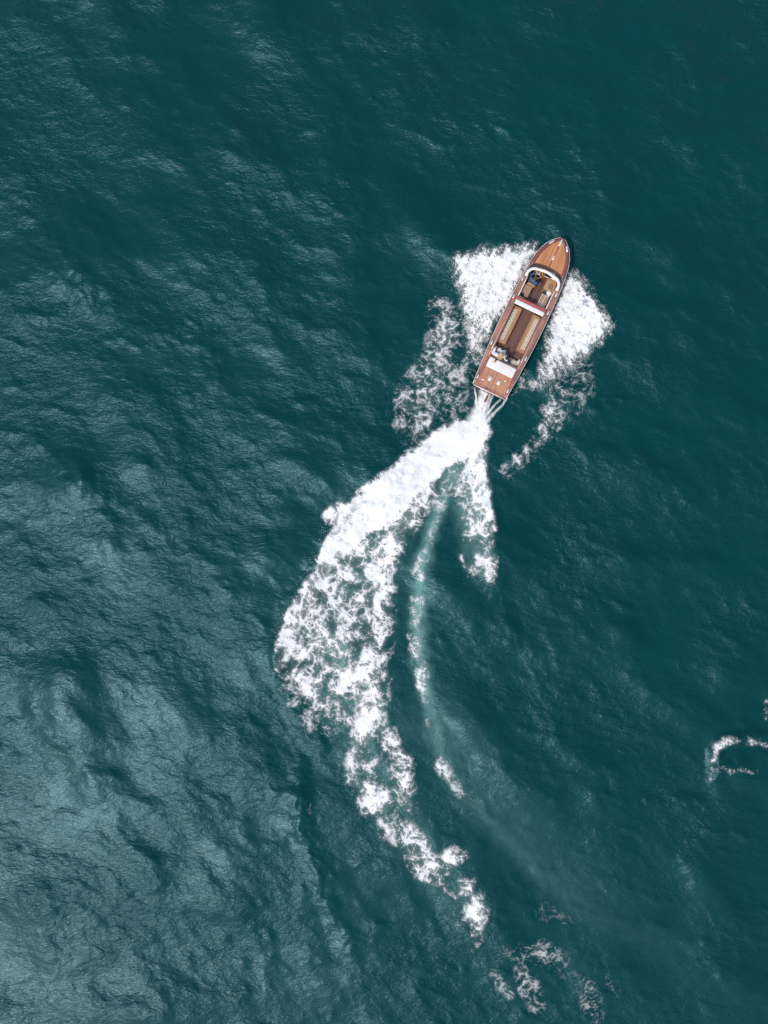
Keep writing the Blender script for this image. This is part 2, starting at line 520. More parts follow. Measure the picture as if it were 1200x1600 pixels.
def lace(X, Y, scale, seed, k=0.10):
    """white filaments round dark cells, 0..1"""
    X, Y = 0.857 * X - 0.515 * Y, 0.515 * X + 0.857 * Y
    wx = X + 0.9 * scale * fbm(X / scale / 1.3, Y / scale / 1.3, 4, seed, 0.55)
    wy = Y + 0.9 * scale * fbm(X / scale / 1.3, Y / scale / 1.3, 4, seed + 5, 0.55)
    f1, f2 = worley(wx / scale, wy / scale, seed)
    return np.exp(-(f2 - f1) / k)


def foam_object(name, label, X, Y, f, thick, seed, drops=None):
    f = np.clip(f, 0, 1)
    f[0, :] = 0; f[-1, :] = 0; f[:, 0] = 0; f[:, -1] = 0
    z = sea_z(X, Y)
    puff = 0.5 + 0.5 * fbm(X / 16, Y / 16, 4, seed + 3, 0.5)
    Z = z + 0.012 + thick * sstep(0.15, 1.0, f) * (0.35 + puff)
    k = (CAM_H - 0) / CAM_H / PXM
    V = np.stack([(X - 600) * k, (800 - Y) * k, Z], -1)
    fm = np.maximum(np.maximum(f[:-1, :-1], f[1:, :-1]), np.maximum(f[1:, 1:], f[:-1, 1:]))
    me = grid_mesh(name, V, fm > 0.02, {'dens': f})
    if drops is not None and len(drops):
        # flung drops: small octahedra, joined to the same mass of spray
        D = np.asarray(drops, np.float32); n = len(D)
        o8 = np.array([(1, 0, 0), (-1, 0, 0), (0, 1, 0), (0, -1, 0), (0, 0, 1), (0, 0, -1)], np.float32)
        t8 = np.array([(0, 2, 4), (2, 1, 4), (1, 3, 4), (3, 0, 4), (2, 0, 5), (1, 2, 5), (3, 1, 5), (0, 3, 5)])
        dv = (D[:, None, :3] + o8[None] * D[:, 3][:, None, None]).reshape(-1, 3)
        dt = (np.arange(n)[:, None, None] * 6 + t8[None]).reshape(-1, 3)
        dme = raw_mesh('d', dv, dt, {'dens': np.full(len(dv), 0.95)}, True)
        bm = bmesh.new(); bm.from_mesh(me); bm.from_mesh(dme); bm.to_mesh(me); bm.free()
        bpy.data.meshes.remove(dme)
    o = new_obj(name, me, None, M['foam'])
    tag(o, label, 'foam' if 'spray' not in name else 'spray', kind='stuff')
    return o


def fling(n, rng, fn):
    """drops from fn(rng) -> plan x, y, height, radius"""
    res = []
    for _ in range(n):
        x, y, h, r = fn(rng)
        w = at(x, y, h)
        res.append((w.x, w.y, h, r))
    return res


def along(pts, t):
    t = t * (len(pts) - 1); i = min(int(t), len(pts) - 2); f = t - i
    return pts[i][0] * (1 - f) + pts[i + 1][0] * f, pts[i][1] * (1 - f) + pts[i + 1][1] * f


def equal(n, sel):
    """rank-equalise a noise field to 0..1 over sel, so that a coverage of D shows D of the area"""
    v = n[sel]
    ref = np.sort(v[::7]) if v.size > 4000 else np.sort(v)
    return np.interp(n, ref, np.linspace(0, 1, len(ref))).astype(np.float32)


def soften(f, r):
    for ax in (0, 1):
        for _ in range(2):
            c = np.cumsum(np.pad(f, [(r + 1, r) if i == ax else (0, 0) for i in (0, 1)]), axis=ax, dtype=np.float64)
            n = f.shape[ax]
            hi = np.take(c, np.arange(2 * r + 1, 2 * r + 1 + n), axis=ax); lo = np.take(c, np.arange(0, n), axis=ax)
            f = ((hi - lo) / (2 * r + 1)).astype(np.float32)
    return f


def froth(X, Y, D, seed, cell, lace_amt, clump, clump_amt, fine_amt, soft=0.30, veil=0.25, streak=None, ridge=None):
    """foam density from a coverage field D: lace filaments, clumps and fine froth"""
    lc = np.maximum(lace(X, Y, cell, seed + 7, 0.16), 0.62 * lace(X, Y, cell * 0.45, seed + 9, 0.24))
    XR, YR = 0.788 * X - 0.616 * Y, 0.616 * X + 0.788 * Y
    wv = 0.35 * clump
    XR, YR = XR + wv * fbm(XR / clump, YR / clump, 3, seed + 21), YR + wv * fbm(XR / clump, YR / clump, 3, seed + 25)
    cl = fbm(XR / clump, YR / clump, 5, seed + 31, 0.55)
    fi = fbm(XR / 4.5, YR / 4.5, 3, seed + 41, 0.7)
    n = lace_amt * lc + clump_amt * cl + fine_amt * fi
    if streak:
        ang, ln, wd, amt = streak
        ca, sa = math.cos(R(ang)), math.sin(R(ang))
        n = n + amt * fbm((X * ca + Y * sa) / ln, (-X * sa + Y * ca) / wd, 4, seed + 47, 0.6)
    if ridge:                                   # curling threads of foam: crests of a warped ridged noise
        sc, amt = ridge
        rx = XR + 0.8 * sc * fbm(X / sc / 1.6, Y / sc / 1.6, 3, seed + 81); ry = YR + 0.8 * sc * fbm(X / sc / 1.6, Y / sc / 1.6, 3, seed + 85)
        r1 = 1 - np.abs(perlin(rx / sc, ry / sc, seed + 91)) * 2.2
        r2 = 1 - np.abs(perlin(rx / sc * 2.3, ry / sc * 2.3, seed + 93)) * 2.2
        n = n + amt * np.maximum(r1, 0.7 * r2)
    N = equal(n, D > 0.08)
    th = 1 - D * 1.0
    f = sstep(th - soft * 0.45, th + soft * 0.75, N + 0.10 * fi) ** 1.15 * sstep(0.02, 0.22, D)
    v = veil * sstep(0.12, 0.95, D) * np.clip(0.5 + 1.1 * cl + 0.5 * fi, 0, 1.3)
    f = np.maximum(f, v)
    # thin places where the water shows through the froth
    mot = fbm(X / 9, Y / 9, 5, seed + 71, 0.62)
    thin = 1 - 0.30 * sstep(0.0, 0.55, mot) - 0.10 * sstep(0.0, 0.6, -cl)
    thin = 1 - (1 - thin) * (1 - 0.5 * sstep(0.95, 1.3, D))
    f = f * thin
    return 0.72 * f + 0.28 * soften(f, 3)


def spray_sheet(name, label, box, poly, edge_line, seed, ang, fade):
    X, Y = foam_grid(*box)
    wx = 6 * fbm(X / 14, Y / 14, 4, seed, 0.6); wy = 6 * fbm(X / 14, Y / 14, 4, seed + 3, 0.6)
    sd = poly_sdf(X + wx, Y + wy, poly)
    D = 0.24 * sstep(-18, -2, sd) + 0.90 * sstep(-7, 13, sd)
    D = D * fade(X, Y)
    f = froth(X, Y, D, seed, 8, 0.30, 14, 0.30, 0.34, 0.60, 0.42, (ang, 34, 7, 0.45))
    rng = np.random.default_rng(seed)

    def drop(r):
        x, y = along(edge_line, r.random())
        return x + r.normal() * 4.5, y + r.normal() * 4.5, abs(r.normal()) * 0.16 + 0.03, 0.006 + 0.012 * r.random() ** 2
    return foam_object(name, label, X, Y, f, 0.13, seed, fling(1500, rng, drop))


spray_sheet('bow_spray', 'bright white bow spray fanning out on the left side of the boat', (685, 360, 850, 610),
            [(840, 386), (822, 384), (806, 389), (788, 394), (768, 390), (750, 392), (735, 398), (712, 406), (713, 430), (722, 450), (727, 480), (730, 508),
             (736, 552), (752, 546), (764, 520), (782, 496), (798, 466), (812, 438), (828, 412)],
            [(830, 388), (790, 392), (750, 394), (712, 407), (711, 430), (722, 460), (728, 500), (738, 545)], 101, 118,
            lambda X, Y: 1.0 - 0.52 * sstep(460, 560, Y))
spray_sheet('bow_spray', 'bright white bow spray fanning out on the right side of the boat', (820, 405, 980, 640),
            [(878, 430), (892, 428), (909, 438), (914, 456), (927, 472), (940, 488), (952, 508), (946, 520), (930, 536), (916, 550), (895, 568), (870, 584), (836, 602),
             (846, 574), (853, 545), (858, 518), (864, 490), (870, 466), (876, 446)],
            [(890, 428), (910, 440), (916, 458), (940, 488), (952, 508), (930, 534), (895, 565), (850, 592)], 131, 62,
            lambda X, Y: 1.0 - 0.42 * sstep(530, 610, Y) - 0.26 * sstep(20, 0, X - 872 + (Y - 440) * 0.33))


def lace_patch(name, label, box, strokes, blobs, seed, cell=12, clump=20, thick=0.06, lace_amt=0.5, clump_amt=0.4, veil=0.14, streak=None, top=0.92, ridge=None):
    X, Y = foam_grid(*box)
    wx = 9 * fbm(X / 30, Y / 30, 4, seed); wy = 9 * fbm(X / 30, Y / 30, 4, seed + 3)
    D = np.zeros_like(X)
    for s in strokes: stroke(D, X + wx, Y + wy, s, 0.1)
    for b in blobs: blob(D, X + wx, Y + wy, *b)
    f = froth(X, Y, D, seed, cell, lace_amt, clump, clump_amt, 0.15, 0.75, veil, streak, ridge) * top
    return foam_object(name, label, X, Y, f, thick, seed)


lace_patch('side_foam', 'lacy broken foam left of the boat beside its stern half', (590, 450, 775, 730),
           [[(688, 480, 34, .34), (700, 515, 42, .48), (690, 550, 42, .46), (678, 590, 42, .42), (662, 625, 38, .40), (655, 660, 34, .36), (648, 695, 26, .30), (640, 712, 16, .2)],
            [(735, 520, 22, .62), (748, 545, 22, .55), (735, 575, 28, .40), (715, 590, 34, .34), (700, 640, 30, .26)],
            [(645, 590, 30, .30), (630, 630, 26, .36), (626, 665, 20, .28)], [(740, 600, 20, .22), (722, 640, 26, .16)]],
           [(668, 660, 11, .72), (655, 690, 10, .62), (702, 505, 20, .66), (660, 610, 15, .70), (674, 580, 16, .68), (690, 530, 16, .66)], 201, 12, 24, top=0.88, lace_amt=0.30, clump_amt=0.32, ridge=(15, 0.32))
lace_patch('side_foam', 'thin lacy foam trailing right of the boat below the right spray', (765, 540, 965, 775),
           [[(905, 575, 40, .22), (882, 600, 42, .24), (868, 635, 32, .36), (860, 665, 28, .36), (835, 695, 24, .28), (812, 718, 20, .34), (790, 738, 14, .22)],
            [(850, 595, 22, .42), (832, 600, 22, .26), (818, 588, 22, .28), (800, 620, 16, .16)], [(918, 605, 28, .16), (890, 650, 26, .16)]],
           [(812, 716, 10, .86), (822, 705, 9, .72), (862, 640, 11, .7), (850, 672, 12, .68), (870, 655, 9, .62)], 231, 10, 20, top=0.85, lace_amt=0.22, clump_amt=0.34, ridge=(13, 0.36))


def stern_wake():
    X, Y = foam_grid(414, 606, 802, 1500)
    seed = 301
    wx = 8 * fbm(X / 22, Y / 22, 4, seed, 0.6); wy = 8 * fbm(X / 22, Y / 22, 4, seed + 3, 0.6)
    A = X + wx; B = Y + wy
    D = np.zeros_like(X)
    # solid outer arm on the left
    stroke(D, A, B, [(748, 672, 24, 1.3), (715, 684, 33, 1.3), (686, 708, 36, 1.3), (657, 732, 37, 1.3), (622, 760, 38, 1.25), (588, 790, 40, 1.2), (552, 818, 36, 1.12),
                     (538, 838, 29, 1.05), (519, 864, 24, .98), (503, 895, 20, .92), (483, 930, 21, .86), (463, 964, 20, .84), (448, 1000, 18, .88), (441, 1034, 14, .8), (444, 1056, 9, .5)], 0.62)
    # inner arm, breaking into puffs further back
    stroke(D, A, B, [(662, 760, 28, .96), (636, 800, 38, .86), (610, 845, 34, .84), (588, 890, 32, .84), (578, 930, 34, .76), (584, 980, 32, .74), (578, 1030, 34, .76),
                     (572, 1080, 42, .80), (578, 1130, 36, .74)], 0.3)
    stroke(D, A, B, [(578, 1130, 38, .70), (566, 1180, 36, .54), (565, 1220, 34, .54), (590, 1255, 38, .70), (608, 1288, 30, .48)], 0.2)
    stroke(D, A, B, [(598, 1150, 30, .60), (622, 1180, 30, .68), (630, 1215, 26, .58), (634, 1255, 26, .5)], 0.2)
    stroke(D, A, B, [(626, 1300, 30, .48), (650, 1325, 36, .68), (660, 1352, 30, .56), (690, 1362, 30, .60), (714, 1336, 22, .54)], 0.2)
    stroke(D, A, B, [(708, 1380, 28, .40), (730, 1395, 34, .52), (742, 1415, 32, .50), (735, 1440, 30, .42), (745, 1462, 22, .38), (736, 1482, 14, .28)], 0.2)
    # lace between the arms
    fill = poly_sdf(A, B, [(535, 830), (600, 820), (618, 900), (610, 1100), (570, 1145), (505, 1128), (446, 1056), (450, 985), (485, 920)])
    D = np.maximum(D, 0.50 * sstep(-10, 14, fill) * (1 - 0.30 * sstep(1030, 1110, Y)))
    for b in ((520, 955, 30, .82), (500, 1000, 34, .80), (535, 1015, 28, .7), (478, 1020, 22, .68), (527, 1075, 26, .78), (505, 1098, 24, .70), (548, 905, 24, .72), (520, 1040, 24, .62),
              (560, 960, 22, .76), (590, 1010, 22, .74), (600, 1060, 20, .66), (500, 1060, 20, .6)):
        blob(D, A, B, *b)
    stroke(D, A, B, [(575, 806, 30, 1.2), (545, 808, 30, 1.1), (528, 806, 24, .95), (518, 806, 16, .8)], 0.5)
    # right arm
    stroke(D, A, B, [(746, 662, 23, 1.3), (744, 690, 23, 1.2), (742, 722, 22, 1.0), (748, 757, 22, .94), (754, 797, 19, .86), (760, 832, 16, .74), (767, 870, 14, .56), (766, 898, 11, .40), (764, 912, 7, .3)], 0.5)
    stroke(D, A, B, [(728, 740, 34, .60), (735, 785, 36, .56), (745, 830, 34, .44), (748, 865, 32, .38), (736, 890, 22, .34), (728, 900, 14, .3)], 0.1)
    blob(D, A, B, 730, 885, 10, .5); blob(D, A, B, 722, 872, 8, .5)
    stroke(D, A, B, [(720, 715, 24, .52), (702, 748, 34, .42), (685, 780, 26, .30)], 0.2)
    # froth riding on the bubble trail
    stroke(D, A, B, [(700, 770, 9, .16), (676, 825, 10, .22), (656, 888, 15, .32), (650, 950, 16, .34), (651, 1000, 20, .54), (655, 1030, 18, .52), (663, 1080, 14, .38), (669, 1112, 11, .36), (674, 1136, 8, .24)], 0.2)
    stroke(D, A, B, [(682, 1182, 14, .30), (690, 1198, 18, .46), (704, 1218, 18, .26), (722, 1238, 20, .20), (742, 1262, 20, .16)], 0.0)
    # sparse flecks at the outside
    stroke(D, A, B, [(448, 1070, 22, .26), (462, 1100, 26, .26), (490, 1130, 26, .26), (520, 1150, 26, .2)], 0.1)
    stroke(D, A, B, [(486, 1245, 26, .13), (494, 1290, 22, .12)], 0.0)
    f = froth(X, Y, D, seed, 15, 0.20, 34, 0.58, 0.17, 0.66, 0.20, (115, 26, 8, 0.16), (19, 0.26))
    # propeller wash and the jets that peel off the transom corners
    J = np.zeros_like(X)
    j1 = 1.6 * fbm(X / 6, Y / 12, 3, seed + 51)
    stroke(J, X + j1, Y, [(760, 609, 14, 1), (755, 628, 13, 1), (749, 648, 18, 1), (742, 668, 26, 1)], 0.3)
    stroke(J, X + j1, Y, [(741, 602, 1.6, .8), (744, 622, 2.2, .9), (746, 645, 4, .9)], 0.2)
    stroke(J, X + j1, Y, [(792, 622, 2.4, .95), (784, 634, 2.6, .65), (771, 646, 3.4, .7), (756, 664, 7, 1)], 0.2)
    stroke(J, X + j1, Y, [(784, 622, 1.6, .6), (770, 636, 2.4, .7), (757, 652, 5, .9)], 0.2)
    stroke(J, X + j1, Y, [(770, 618, 1.6, .6), (763, 634, 3, .75), (754, 652, 6, .9)], 0.2)
    J = J * np.clip(0.92 + 0.6 * fbm(X / 3.5, Y / 9, 3, seed + 61), 0, 1)
    f = np.maximum(f, J)
    rng = np.random.default_rng(5)
    edge_l = [(740, 655), (690, 680), (640, 722), (600, 750), (550, 787), (518, 793), (500, 850), (470, 918), (436, 975), (430, 1035)]

    def drop(r):
        x, y = along(edge_l, r.random())
        return x + r.normal() * 2.6 - 1, y + r.normal() * 2.6 - 1, abs(r.normal()) * 0.08 + 0.15, 0.006 + 0.010 * r.random() ** 2
    return foam_object('wake_foam', 'long white foam wake curving behind the stern of the boat', X, Y, f, 0.085, seed, fling(1000, rng, drop))


stern_wake()
lace_patch('drifting_foam', 'last scattered scraps of foam at the end of the wake', (755, 1390, 1000, 1600),
           [[(785, 1485, 24, .12), (848, 1490, 36, .28), (876, 1503, 26, .22)], [(818, 1515, 26, .26), (826, 1545, 28, .30), (840, 1574, 20, .24)],
            [(915, 1540, 26, .20), (928, 1575, 26, .22), (934, 1595, 18, .16)], [(950, 1525, 22, .15), (963, 1550, 18, .14)], [(772, 1528, 22, .18), (797, 1552, 18, .28)],
            [(850, 1425, 30, .14), (888, 1442, 24, .12)], [(880, 1520, 30, .10), (905, 1530, 24, .10)]],
           [(850, 1494, 15, .56), (821, 1540, 15, .56), (797, 1553, 9, .48), (923, 1553, 12, .36)], 401, 11, 22, veil=0.10, top=0.74, lace_amt=0.15, clump_amt=0.35, ridge=(13, 0.42))
lace_patch('breaking_crest', 'small breaking wave crest hooked round near the right edge', (1090, 1085, 1212, 1240),
           [[(1107, 1218, 3, .3), (1110, 1200, 4, .4), (1113, 1180, 5, .7), (1119, 1165, 9, 1.1), (1128, 1157, 10, 1.1), (1140, 1153, 8, .6), (1154, 1153, 6, .2)],
            [(1166, 1156, 9, .14), (1176, 1157, 8, .4), (1188, 1158, 8, .18), (1197, 1166, 8, .36)],
            [(1116, 1201, 7, .16), (1128, 1199, 7, .28), (1141, 1205, 8, .34), (1156, 1204, 8, .2), (1173, 1204, 8, .3), (1186, 1201, 7, .14)],
            [(1196, 1092, 4, .25), (1198, 1125, 5, .25)]], [], 431, 6, 8, veil=0.05, lace_amt=0.2, clump_amt=0.35, ridge=(9, 0.35))

# ------------------------------------------------------------------ mesh helpers for made things
def bm_obj(name, bm, m, parent=None, smooth=False, mats=None):
    me = bpy.data.meshes.new(name)
    bmesh.ops.recalc_face_normals(bm, faces=bm.faces[:])
    bm.to_mesh(me); bm.free()
    o = new_obj(name, me, parent, m, smooth)
    return o


def add_box(bm, c, size, bevel=0.0, seg=2, rot=None, taper=None):
    tb = bmesh.new()
    bmesh.ops.create_cube(tb, size=1.0)
    for v in tb.verts:
        v.co = Vector((v.co.x * size[0], v.co.y * size[1], v.co.z * size[2]))
        if taper and v.co.z > 0:
            v.co.x *= taper; v.co.y *= taper
    if bevel:
        bmesh.ops.bevel(tb, geom=tb.edges[:], offset=bevel, segments=seg, profile=0.5, affect='EDGES')
    mtx = Matrix.Translation(Vector(c)) @ (rot.to_4x4() if rot else Matrix())
    tb.transform(mtx)
    me = bpy.data.meshes.new('t'); tb.to_mesh(me); tb.free(); bm.from_mesh(me); bpy.data.meshes.remove(me)
    return bm


def box(name, c, size, m, parent, bevel=0.01, seg=2, rot=None, smooth=False, taper=None):
    bm = bmesh.new(); add_box(bm, c, size, bevel, seg, rot, taper)
    return bm_obj(name, bm, m, parent, smooth)


def add_tube(bm, path, rad, n=8, closed=False, flat=None):
    """round (or flat=(w,h) elliptical) tube along path, z-up frames"""
    P = [Vector(p) for p in path]
    rings = []
    for i, p in enumerate(P):
        if closed:
            t = P[(i + 1) % len(P)] - P[i - 1]
        else:
            t = P[min(i + 1, len(P) - 1)] - P[max(i - 1, 0)]
        t.normalize()
        up = Vector((0, 0, 1)) if abs(t.z) < 0.95 else Vector((1, 0, 0))
        sx = t.cross(up).normalized(); uz = sx.cross(t).normalized()
        r = rad[i] if isinstance(rad, (list, tuple)) else rad
        a, b = (flat if flat else (r, r))
        ring = []
        for k in range(n):
            an = 2 * math.pi * k / n
            ring.append(bm.verts.new(p + sx * math.cos(an) * a + uz * math.sin(an) * b))
        rings.append(ring)
    m_ = len(rings)
    for i in range(m_ if closed else m_ - 1):
        r0 = rings[i]; r1 = rings[(i + 1) % m_]
        for k in range(n):
            bm.faces.new((r0[k], r0[(k + 1) % n], r1[(k + 1) % n], r1[k]))
    if not closed:
        bm.faces.new(rings[0][::-1]); bm.faces.new(rings[-1])
    return bm


def tube(name, path, rad, m, parent, n=8, closed=False, flat=None):
    bm = bmesh.new(); add_tube(bm, path, rad, n, closed, flat)
    return bm_obj(name, bm, m, parent, True)


def add_ell(bm, c, r, rot=None, u=16, v=10):
    tb = bmesh.new()
    bmesh.ops.create_uvsphere(tb, u_segments=u, v_segments=v, radius=1)
    tb.transform(Matrix.Translation(Vector(c)) @ (rot.to_4x4() if rot else Matrix()) @ Matrix.Diagonal((*r, 1)))
    me = bpy.data.meshes.new('t'); tb.to_mesh(me); tb.free(); bm.from_mesh(me); bpy.data.meshes.remove(me)


def strip(name, rows, m, parent, smooth=False, thick=0.0):
    """loft between rows of points (each row a list of the same length); optional thickness downwards"""
    bm = bmesh.new()
    vv = [[bm.verts.new(p) for p in r] for r in rows]
    for a, b in zip(vv[:-1], vv[1:]):
        for i in range(len(a) - 1):
            try: bm.faces.new((a[i], a[i + 1], b[i + 1], b[i]))
            except ValueError: pass
    if thick:
        bmesh.ops.recalc_face_normals(bm, faces=bm.faces[:])
        up = sum((f.normal.z for f in bm.faces))
        if up < 0: bmesh.ops.reverse_faces(bm, faces=bm.faces[:])
        r = bmesh.ops.extrude_face_region(bm, geom=bm.faces[:])
        for e in r['geom']:
            if isinstance(e, bmesh.types.BMVert): e.co.z -= thick
    return bm_obj(name, bm, m, parent, smooth)


def empty(name, mtx):
    o = bpy.data.objects.new(name, None); COL.objects.link(o)
    o.matrix_world = mtx
    o.empty_display_size = 0.3
    return o


# ------------------------------------------------------------------ the boat
boat = empty('motorboat', MB_W)
tag(boat, 'varnished wooden motor launch with open cockpits speeding across the sea', 'boat')
_HB = [(-4, 27.5), (0, 28), (30, 30.2), (70, 32.2), (98, 33.2), (130, 33.2), (160, 32.6), (182, 32), (200, 31), (215, 29.6), (229, 26.9), (240, 23.3), (248, 19.2), (254, 15.2), (259, 10.6), (263, 5.8), (265, 2.6), (266, 0.0)]


def hb(s):
    for (a, x), (b, y) in zip(_HB[:-1], _HB[1:]):
        if s <= b: return x + (y - x) * (s - a) / (b - a)
    return 0.0


def sheer(s):
    return 0.80 + 0.20 * max(0, s / 265) ** 2


FLOOR_Z = 0.20
ST = [0, 8, 20, 33, 48, 62, 80, 98, 115, 130, 145, 160, 175, 190, 202, 212, 221, 229, 235, 240, 245, 249, 253, 256.5, 259.5, 262, 264, 265.2]
# hull skin: gunwale, flare, chine, keel
rows = []
for s in ST:
    b = hb(s); z = sheer(s); f = s / 265
    kz = -0.38 + 0.55 * max(0, (f - 0.72) / 0.28) ** 2
    ch = b * (0.90 - 0.30 * max(0, (f - 0.5) / 0.5))
    cz = 0.02 + 0.25 * max(0, (f - 0.55) / 0.45) ** 1.5
    prof = [(b, z), (b * 0.985, z * 0.75 + cz * 0.25), (b * 0.5 + ch * 0.5, z * 0.35 + cz * 0.65), (ch, cz), (ch * 0.5, (cz + kz) / 2 - 0.03), (0, kz)]
    r = [L(s, -w, sheer(s)) for w, _ in prof]
    pts = []
    for (w, zz) in prof:
        p = L(s, -w, z); p.z = zz; pts.append(p)
    for (w, zz) in prof[-2::-1]:
        p = L(s, w, z); p.z = zz; pts.append(p)
    rows.append(pts)
bm = bmesh.new()
vv = [[bm.verts.new(p) for p in r] for r in rows]
for a, b_ in zip(vv[:-1], vv[1:]):
    for i in range(len(a) - 1): bm.faces.new((a[i], a[i + 1], b_[i + 1], b_[i]))
bm.faces.new(vv[0][::-1])
hull = bm_obj('hull', bm, M['mahogany'], boat, True)
for sd, nm in ((-1, 'port'), (1, 'starboard')):
    path = []
    for s in [-0.5] + ST[1:]:
        p = L(s, sd * (hb(s) + 0.5), sheer(s) - 0.035); path.append(p)
    tube('rub_rail', path, 0.015, M['chrome'], hull, 8)
# transom trim and swim rail
tube('transom_rail', [L(-1.2, w, 0.72) for w in (-27, -14, 0, 14, 27)], 0.025, M['chrome'], hull, 8)
tube('transom_moulding', [L(0.4, w, sheer(0) + 0.012) for w in (-27.5, -14, 0, 14, 27.5)], 0.022, M['mahogany'], hull, 8)
box('stern_exhaust', L(-1.6, -12, 0.3), (0.12, 0.16, 0.12), M['chrome'], hull, 0.03)
# rudder showing in the wash
bm = bmesh.new(); p = L(-14, 0.5, 0.12)
add_box(bm, p, (0.34, 0.09, 0.22), 0.03, 2); add_box(bm, p + Vector((0.30, 0, -0.04)), (0.40, 0.05, 0.08), 0.015, 1)
bm_obj('rudder', bm, M['rust'], boat)

IN_W = 24.2          # inner edge of the side decks
# covering boards / side decks, one a side
for sd in (-1, 1):
    rows = []
    for s in [x for x in ST if x <= 212] + [212]:
        b = hb(s); z = sheer(s)
        rows.append([L(s, sd * b, z), L(s, sd * (b * 0.5 + IN_W * 0.5), z + 0.02), L(s, sd * IN_W, z + 0.028)])
    strip('side_deck', rows, M['side_wood'], boat, True, 0.03)
# foredeck
MARG = 6.6


def fin(s): return max(0.0, hb(s) - MARG)


def fore_aft(w): return 215.5 - 5.0 * (w / 27) ** 2


def fz(s, w): return sheer(s) + 0.02 + 0.075 * (1 - min(1, abs(w) / max(hb(s), 1)) ** 2)


fd_rows = []
for s in [208, 212, 216, 221, 226, 231, 236, 241, 246, 250, 253, 256, 258.5, 261, 263, 264.5, 265.6]:
    b = hb(s)
    fd_rows.append([L(s, b * t, fz(s, b * t) - 0.012) for t in (-1, -0.75, -0.5, -0.25, 0, 0.25, 0.5, 0.75, 1)])
foredeck = strip('foredeck', fd_rows, M['caulk'], boat, True, 0.03)
for sd in (-1, 1):
    rows = []
    for s in [209, 213, 217, 222, 227, 232, 237, 242, 246, 250, 253, 256, 258.5, 260.5, 262.5, 264, 265.2, 265.9]:
        b = hb(s); i = fin(s) if s < 259.5 else 0
        if s > 255 and i < 2.2: i = 0
        rows.append([L(s, sd * b, fz(s, b)), L(s, sd * (b + i) / 2, fz(s, (b + i) / 2) + 0.004), L(s, sd * i, fz(s, i) + 0.004)])
    strip('covering_board', rows, M['mahogany'], foredeck, True, 0.02)
PW = 1.85
k = 0
w0 = 0.9
while w0 < 27:
    w1 = w0 + PW
    for sd in (-1, 1):
        sa = fore_aft(w0)
        smax = max([x / 4 for x in range(800, 1060) if fin(x / 4) > w0 + 0.05] or [0])
        if smax - sa < 1.5: continue
        rows = []
        n = 11
        for i in range(n):
            s = sa + (smax - sa) * (i / (n - 1)) ** 0.8
            wo = max(w0 + 0.03, min(w1 - 0.22, fin(s)))
            rows.append([L(s, sd * w0, fz(s, w0) + 0.002), L(s, sd * wo, fz(s, wo) + 0.002)])
        strip('plank', rows, M['teak'], foredeck, False, 0.012)
    w0 = w1
strip('king_plank', [[L(s, -0.85, fz(s, 0) + 0.005), L(s, 0.85, fz(s, 0) + 0.005)] for s in (213, 222, 231, 240, 250, 257)], M['king'], foredeck, False, 0.015)

# aft deck
ad_rows = [[L(s, t * 24.2, sheer(s) + 0.028 + 0.02 * (1 - t * t)) for t in (-1, -.5, 0, .5, 1)] for s in (0.3, 12, 24, 35)]
aft_deck = strip('aft_deck', ad_rows, M['caulk'], boat, True, 0.03)
NPL = 20
for i in range(NPL):
    a = -24.0 + 48.0 * i / NPL; b = a + 48.0 / NPL - 0.25
    if i == NPL // 2 - 1: b -= 0.35
    if i == NPL // 2: a += 0.35
    zf = lambda s, w: sheer(s) + 0.042 + 0.02 * (1 - (w / 24) ** 2)
    strip('plank', [[L(s, a, zf(s, a)), L(s, b, zf(s, b))] for s in (4.2, 14, 24, 33.5)], M['teak_aft'], aft_deck, False, 0.012)
strip('end_board', [[L(s, t * 24, sheer(s) + 0.046 + 0.02 * (1 - t * t)) for t in (-1, -.5, 0, .5, 1)] for s in (0.4, 3.9)], M['side_wood'], aft_deck, False, 0.012)
# cowl vents on the aft deck
for w in (-7.4, 7.4):
    p = L(17.8, w, sheer(18) + 0.06)
    bm = bmesh.new()
    add_ell(bm, p + Vector((-0.02, 0, 0.03)), (0.105, 0.095, 0.085)); add_box(bm, p + Vector((0.05, 0, 0.015)), (0.15, 0.17, 0.06), 0.025, 2)
    v = bm_obj('cowl_vent', bm, M['white'], boat, True)
    box('vent_mouth', p + Vector((0.132, 0, 0.02)), (0.012, 0.12, 0.035), M['black'], v, 0.004, 1)
p = L(12, -17, sheer(12) + 0.065)
box('fuel_plate', p, (0.05, 0.16, 0.02), M['chrome'], boat, 0.008, rot=Matrix.Rotation(R(8), 3, 'Z'))
bm = bmesh.new(); p = L(25, 15.3, sheer(25) + 0.06); add_ell(bm, p, (0.045, 0.045, 0.03)); bm_obj('filler_cap', bm, M['chrome'], boat, True)

# cleats and fairleads
def cleat(s, w, ln, ang):
    p = L(s, w, sheer(s) + 0.03 + (0.03 if s > 240 else 0)); rz = Matrix.Rotation(R(ang), 3, 'Z')
    bm = bmesh.new()
    add_box(bm, p + Vector((0, 0, 0.008)), (ln * 0.8, 0.07, 0.016), 0.006, 1, rz)
    for d in (-0.22, 0.22): add_box(bm, p + rz @ Vector((ln * d, 0, 0.03)), (0.035, 0.035, 0.04), 0.008, 1, rz)
    q0 = [p + rz @ Vector((ln * t, 0, 0.055 - 0.02 * abs(t * 2) ** 3)) for t in (-0.5, -0.36, -0.2, 0.2, 0.36, 0.5)]
    add_tube(bm, q0, [0.012, 0.022, 0.026, 0.026, 0.022, 0.012], 8)
    bm_obj('cleat', bm, M['chrome'], boat, True)


for s in (13, 70, 150, 181):
    for sd in (-1, 1):
        cleat(s, sd * (hb(s) - 2.8), 0.24, 0)
for sd in (-1, 1):
    cleat(252.5, sd * 13.2, 0.34, sd * 30)


